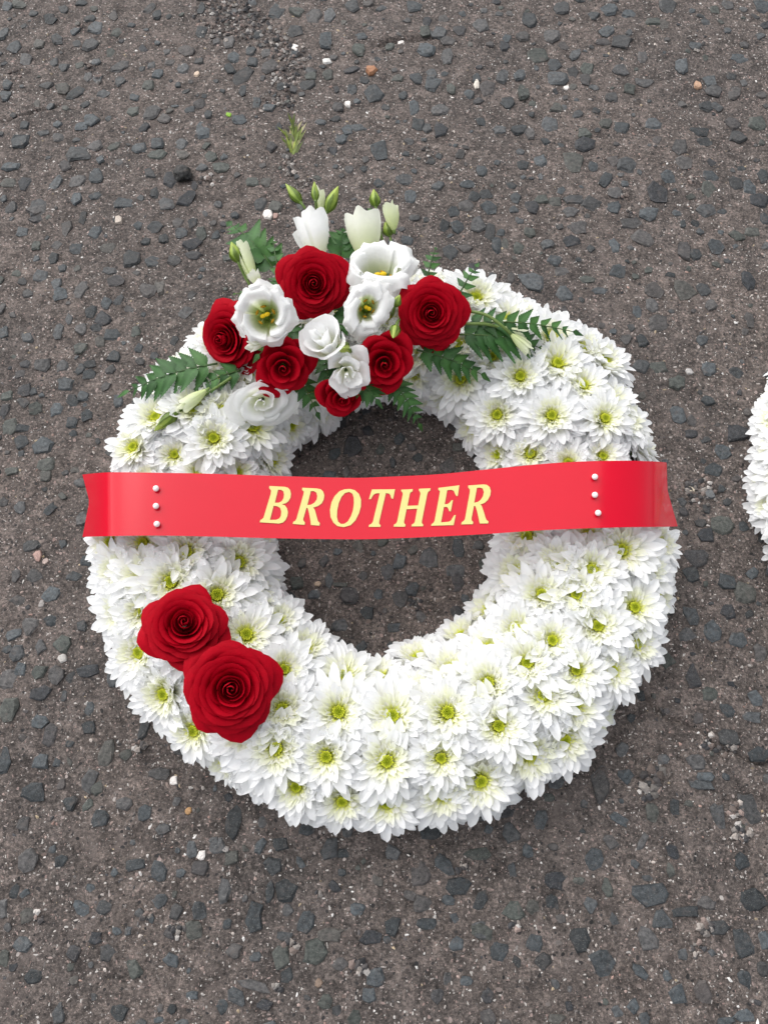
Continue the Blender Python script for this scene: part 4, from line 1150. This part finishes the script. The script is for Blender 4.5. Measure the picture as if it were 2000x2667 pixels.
green_bud((743, 752), (744, 757), [(735, 790, .10)], .124, .110, 29, "round pale bud facing up in the middle of the spray", 8, 1.6)
green_bud((849, 730), (856, 703), [(862, 690, .11)], .122, .118, 20, "small pale green bud at the left edge of the right rose, lower of two", 9, 1.3)
green_bud((864, 636), (853, 662), [(848, 680, .11)], .124, .118, 18, "small green bud at the left edge of the right rose, upper of two", 10)
for bud, st in ((8, [(1082, 708, .086), (1050, 700, .090), (1010, 699, .090), (985, 700, .085)]), (9, [(1103, 721, .088), (1080, 700, .094), (1050, 680, .096), (1013, 672, .094), (985, 675, .085)])):
    mb = MB(); pts = curve_pts([P(*q) for q in st], 6)
    tube(mb, pts, [.0013] * len(pts), 7, (0.16, 0.24, 0.06))
    link("stem", mb.mesh("stem", M_GREEN), WB[bud], WB[bud].matrix_basis.inverted())

# ------------------------------------------------------------------ fern fronds
def leaflet_mesh(seed, teeth=9, ratio=.36):
    r = np.random.default_rng(seed)
    n = teeth * 2
    V, C = [], []
    cg = np.array((0.042, 0.125, 0.032))
    for j in range(n + 1):
        v = j / n
        wv = ratio / 2 * (math.sin(min(1, v / .3 + .12) * PI / 2)) * (1 - max(0, v - .25) / .75) ** .85
        tooth = 1.0 if j % 2 else .86
        if j in (0,): tooth = 1
        sh = -.05 * (0 if j % 2 else 1)
        wv = max(wv * tooth, .004)
        bend = -.10 * v * v
        vein = .0 if j % 2 else -.006
        for u in (-1, -.5, 0, .5, 1):
            x = v + (.02 * abs(u) if j % 2 else sh * .6 * abs(u))
            z = bend + .16 * abs(u) * wv + vein * (1 - abs(u)) + .02 * math.sin(6 * v + u)
            V.append((x, u * wv, z))
            C.append(cg * (1.25 if u == 0 else r.uniform(.85, 1.1)))
    mb = MB(); mb.add(V, grid_faces(5, n + 1), C)
    return mb.mesh("leaflet", M_FERN)
LEAF = [leaflet_mesh(s_, t_, q_) for s_, t_, q_ in ((1, 10, .46), (2, 11, .42), (3, 9, .50))]
LEAF1 = leaflet_mesh(4, 11, .50)
rf = np.random.default_rng(19)
FG = "fern fronds round the roses"
def frond(base, tip, hw, lab, pairs=9, z0=.075, z1=.065, arch=.010, first=.12, group=FG, ang=60, lw=1.0):
    pairs = max(3, round(pairs * .85)); lw *= 1.25
    a, b = P(*base, z0), P(*tip, z1)
    root = thing("fern_frond", lab, "fern", Matrix.Translation(a), group)
    k = (CAM - a).length / 1659
    pts = []
    for i in range(11):
        t = i / 10
        p = a.lerp(b, t) + Vector((0, 0, arch * math.sin(PI * t)))
        pts.append(p - a)
    mb = MB(); tube(mb, pts, [.0009 * (1 - .6 * i / 10) for i in range(11)], 5, (0.07, 0.13, 0.04))
    link("rachis", mb.mesh("rachis", M_FERN), root)
    L = (b - a).length
    for i in range(pairs + 1):
        t = first + (1 - first) * i / (pairs)
        f = t * 10; i0 = min(9, int(f)); p = pts[i0].lerp(pts[i0 + 1], f - i0)
        tan = (pts[i0 + 1] - pts[i0]).normalized()
        side = Vector((0, 0, 1)).cross(tan).normalized()
        nrm = tan.cross(side)
        ll = hw * k * math.sin(min(1, (1.04 - t) / .62) * PI / 2) ** .8 * rf.uniform(.9, 1.1)
        for sgn in ((-1, 1) if i < pairs else (0,)):
            an = math.radians(ang - 22 * t) * sgn if sgn else 0.0
            if sgn == 0: ll = max(ll, .012 * hw / 40 * .8)
            x = (tan * math.cos(an) + side * math.sin(an) + nrm * rf.uniform(-.28, .16)).normalized()
            y = (nrm + side * rf.uniform(-.35, .35)).cross(x).normalized(); z = x.cross(y)
            m = Matrix((x, y, z)).transposed().to_4x4()
            me = LEAF[int(rf.integers(0, 3))]
            link("leaflet", me, root, Matrix.Translation(p) @ m @ Matrix.Diagonal((ll, ll * lw * 1.05, ll, 1)))
frond((470, 785), (279, 845), 62, "long dark fern frond pointing left from the left rose", 9, .080, .058, .006, lw=.78)
frond((520, 800), (432, 838), 42, "short dark fern frond beneath the left rose above the lying buds", 5, .074, .072, .004)
frond((600, 592), (500, 486), 56, "fern frond pointing up left behind the pale buds", 8, .078, .070, .010)
frond((604, 600), (588, 512), 22, "upright serrated fern tip right of the upper left frond", 5, .082, .078, .006, lw=1.25)
frond((985, 722), (1165, 750), 70, "broad fern frond reaching right below the two pale buds", 10, .086, .070, .006, lw=.72)
frond((990, 700), (1238, 716), 50, "narrow fern frond with the longest tip pointing right over white flowers", 11, .084, .074, .008, lw=.75)
frond((900, 755), (1040, 808), 50, "dark fern frond under the big right rose", 7, .080, .068, .004)
frond((845, 820), (905, 914), 40, "fern frond hanging over the hole under the half open right rose", 7, .080, .060, .006, lw=.85)
frond((645, 815), (684, 890), 34, "short fern tip between the half open left rose and the smallest rose", 5, .080, .064, .004)
frond((985, 650), (1028, 576), 30, "fern tip rising behind the upper right edge of the right rose", 5, .082, .082, .004)
frond((922, 605), (940, 538), 24, "small fern tip left of the one behind the right rose", 5, .086, .086, .004)
frond((770, 560), (724, 524), 20, "tiny fern tip left of the cream bud flower", 3, .080, .074, .003)
frond((806, 500), (802, 442), 15, "slender fern leaf between the cream bud flower and the green bud", 4, .074, .070, .003)
frond((560, 640), (508, 634), 16, "tiny fern leaf left of the yellow centred white flower", 3, .088, .082, .002)
for ba, ti, la in (((690, 740), (640, 780), "dark fern frond between the half open left rose and the half closed white flower"),
                   ((700, 760), (712, 830), "dark fern frond in the gap left of the small ruffled white flower"),
                   ((760, 640), (735, 720), "dark fern frond in the gap left of the oval white cup flower"),
                   ((650, 700), (560, 765), "dark fern frond under the tiny cream bud between the left roses"),
                   ((800, 620), (870, 612), "dark fern frond between the oval cup flower and the right rose"),
                   ((770, 820), (812, 862), "dark fern frond right of the smallest rose"),
                   ((655, 700), (640, 790), "dark fern frond between the two half closed whites and the half open left rose"),
                   ((735, 560), (740, 500), "dark fern frond between the two upright buds behind the top rose"),
                   ((640, 600), (575, 640), "dark fern frond left of the top rose behind the yellow centred cup flower")):
    frond(ba, ti, 40, la, 6, .080, .084, .004, group="fern fronds tucked among the flowers")

# ------------------------------------------------------------------ ribbon, letters, pearl pins
TOPE = [(178, 1025), (205, 1022), (240, 1020), (337, 1021), (450, 1023), (600, 1028), (760, 1032), (830, 1030), (950, 1024), (1060, 1013), (1160, 1003), (1250, 997), (1350, 995), (1420, 997), (1440, 999)]
BOTE = [(178, 1160), (205, 1159), (240, 1158), (337, 1157), (450, 1159), (600, 1163), (760, 1165), (830, 1164), (950, 1159), (1060, 1153), (1160, 1146), (1250, 1142), (1350, 1139), (1440, 1138), (1464, 1137)]
ZP = [(150, .030), (178, .046), (200, .066), (222, .081), (245, .0885), (285, .0915), (337, .0920), (450, .0905), (600, .0880), (760, .0868), (830, .0866), (950, .0873), (1060, .0890), (1160, .0910), (1250, .0922), (1310, .0918), (1355, .0895), (1395, .0840), (1425, .0745), (1443, .0640), (1470, .0500)]
def interp(tab, x):
    xs_ = [a for a, _ in tab]; ys_ = [b for _, b in tab]
    if x <= xs_[0]: return ys_[0]
    if x >= xs_[-1]: return ys_[-1]
    i = max(k for k in range(len(xs_)) if xs_[k] <= x)
    i = min(i, len(xs_) - 2)
    x0, x1 = xs_[i], xs_[i + 1]
    y0, y1 = ys_[i], ys_[i + 1]
    m = lambda k: (ys_[min(k + 1, len(ys_) - 1)] - ys_[max(k - 1, 0)]) / (xs_[min(k + 1, len(xs_) - 1)] - xs_[max(k - 1, 0)])
    t = (x - x0) / (x1 - x0); d = x1 - x0
    return ((2 * t ** 3 - 3 * t * t + 1) * y0 + (t ** 3 - 2 * t * t + t) * d * m(i) + (-2 * t ** 3 + 3 * t * t) * y1 + (t ** 3 - t * t) * d * m(i + 1))
def rib_z(px, v=0.5):
    return interp(ZP, px)
def rib_pt(px, v):
    py = interp(TOPE, px) * (1 - v) + interp(BOTE, px) * v
    return P(px, py, rib_z(px, v))
nu, nv = 150, 13
V = []
for i in range(nu):
    s_ = i / (nu - 1)
    for j in range(nv):
        v = j / (nv - 1)
        x0 = 178 + 15 * (1 - abs(v - .44) / (.56 if v > .44 else .44))       # forked left end
        x1 = 1440 + (2 * v / .44 if v < .44 else 2 + 22 * (v - .44) / .56)
        px = x0 + (x1 - x0) * s_
        tilt_in = 0.0
        V.append(rib_pt(px, v))
mb = MB(); mb.add(V, grid_faces(nv, nu))
me = mb.mesh("ribbon", M_RIBBON)
rib = thing("ribbon", "glossy red ribbon across the wreath lettered BROTHER in gold", "ribbon", None, None, me)

LET = {
 "B": (660, 1240, .18083, [[(232,145),(455,157),(500,170),(530,205),(542,255),(535,310),(510,360),(470,392),(410,408),(455,425),(485,465),(498,520),(490,580),(465,635),(425,672),(370,686),(93,668),(103,635),(130,620),(148,598),(250,260),(256,210),(228,175)],
   [(357,197),(400,200),(432,220),(443,265),(435,320),(410,362),(370,385),(310,387)], [(293,430),(345,437),(385,460),(402,510),(398,570),(375,612),(330,632),(240,632)]]),
 "R": (660, 1240, .18083, [[(705,170),(910,180),(970,192),(1005,225),(1022,280),(1013,340),(985,395),(930,435),(862,455),(885,490),(905,560),(930,650),(957,680),(950,716),(828,706),(822,640),(800,525),(783,465),(765,460),(718,620),(722,645),(743,672),(738,705),(567,692),(575,662),(605,645),(622,615),(722,265),(728,225),(702,200)],
   [(828,218),(875,220),(908,240),(920,290),(912,340),(880,385),(830,415),(778,420)]]),
 "O": (660, 1240, .18083, [[(1390,187),(1460,205),(1520,260),(1550,340),(1548,440),(1520,540),(1470,640),(1400,710),(1300,738),(1210,722),(1150,670),(1112,590),(1103,490),(1125,380),(1170,290),(1240,220),(1310,193)],
   [(1380,230),(1425,255),(1445,310),(1448,390),(1435,490),(1405,580),(1360,655),(1310,690),(1260,692),(1220,660),(1203,590),(1208,490),(1230,390),(1270,300),(1320,245)]]),
 "T": (650, 1020, .4219, [[(755,605),(898,604),(886,663),(875,660),(869,640),(862,631),(842,627),(838,640),(799,808),(800,818),(809,826),(807,836),(735,836),(738,824),(752,817),(761,805),(801,640),(803,628),(780,629),(766,637),(756,652),(750,664),(737,665),(744,640)]]),
 "H": (1000, 1240, .18083, [[(250,198),(415,190),(410,222),(378,240),(370,265),(338,430),(492,425),(525,255),(520,235),(500,205),(505,185),(670,178),(665,208),(635,230),(622,265),(543,660),(545,680),(567,705),(560,725),(393,727),(400,700),(430,685),(445,655),(478,472),(325,480),(288,660),(290,680),(310,705),(303,732),(137,730),(145,700),(175,685),(190,655),(270,265),(268,240),(245,215)]]),
 "E": (1000, 1240, .18083, [[(783,172),(1085,135),(1060,290),(1040,288),(1022,260),(1005,215),(975,200),(910,205),(873,408),(915,405),(945,385),(970,352),(992,348),(960,512),(940,508),(925,470),(905,447),(862,448),(820,670),(935,660),(965,640),(1000,580),(1012,565),(1032,563),(1002,708),(678,718),(685,695),(715,672),(728,645),(800,260),(805,220),(780,195)]]),
 "R2": (1000, 1240, .18083, [[(1212,138),(1430,122),(1480,128),(1520,160),(1537,215),(1528,280),(1495,345),(1445,390),(1385,412),(1405,430),(1430,500),(1460,600),(1475,635),(1503,655),(1497,685),(1378,685),(1340,510),(1315,435),(1295,430),(1258,615),(1262,640),(1283,665),(1278,695),(1110,698),(1118,668),(1150,645),(1165,620),(1235,235),(1236,195),(1210,165)],
   [(1337,172),(1385,168),(1420,182),(1437,230),(1425,290),(1390,345),(1350,375),(1298,387)]]),
}
for ch, (ox, oy, sf, loops) in LET.items():
    bm = bmesh.new()
    for lp in loops:
        vs = []
        m_ = len(lp)
        for i in range(m_):
            (xa, ya), (xb, yb) = lp[i], lp[(i + 1) % m_]
            L = math.hypot(xb - xa, yb - ya) * sf
            k = max(1, int(L / 14))
            for q in range(k):
                x, y = xa + (xb - xa) * q / k, ya + (yb - ya) * q / k
                dx, dy = (ox + x * sf) / 1.20555, (oy + y * sf) / 1.20555
                p = P(dx, dy, rib_z(dx)) + Vector((0, 0, .00042))
                vs.append(bm.verts.new(p))
        for i in range(len(vs)):
            bm.edges.new((vs[i], vs[(i + 1) % len(vs)]))
    bmesh.ops.triangle_fill(bm, use_beauty=True, use_dissolve=False, edges=bm.edges[:])
    bmesh.ops.recalc_face_normals(bm, faces=bm.faces[:])
    if sum(f.normal.z for f in bm.faces) < 0:
        bmesh.ops.reverse_faces(bm, faces=bm.faces[:])
    lm = bpy.data.meshes.new("letter"); bm.to_mesh(lm); bm.free()
    lm.materials.append(M_LETTER)
    lo = link("letter", lm, rib)
    md = lo.modifiers.new("thickness", 'SOLIDIFY'); md.thickness = .00012; md.offset = 1
    lo["label"] = "gold serif italic letter " + ch[0]

bm = bmesh.new(); bmesh.ops.create_uvsphere(bm, u_segments=20, v_segments=12, radius=.0023)
pm = bpy.data.meshes.new("pearl_head"); bm.to_mesh(pm); bm.free(); pm.materials.append(M_PEARL); pm.shade_smooth()
mb = MB(); tube(mb, [(0, 0, -.001), (0, 0, -.030)], [.0004, .0003], 6)
sm_ = mb.mesh("pin_shaft", M_STEEL)
for px, py, lab in ((337, 1055, "top pearl headed pin at the left end of the ribbon"), (337, 1093, "middle pearl headed pin at the left end of the ribbon"), (339, 1132, "bottom pearl headed pin at the left end of the ribbon"),
                    (1285, 1030, "top pearl headed pin at the right end of the ribbon"), (1285, 1069, "middle pearl headed pin at the right end of the ribbon"), (1292, 1108, "bottom pearl headed pin at the right end of the ribbon")):
    p = P(px, py, rib_z(px) + .0022)
    root = thing("pearl_pin", lab, "pin", Matrix.Translation(p), "pearl headed pins in the ribbon")
    link("pearl_head", pm, root); link("pin_shaft", sm_, root)
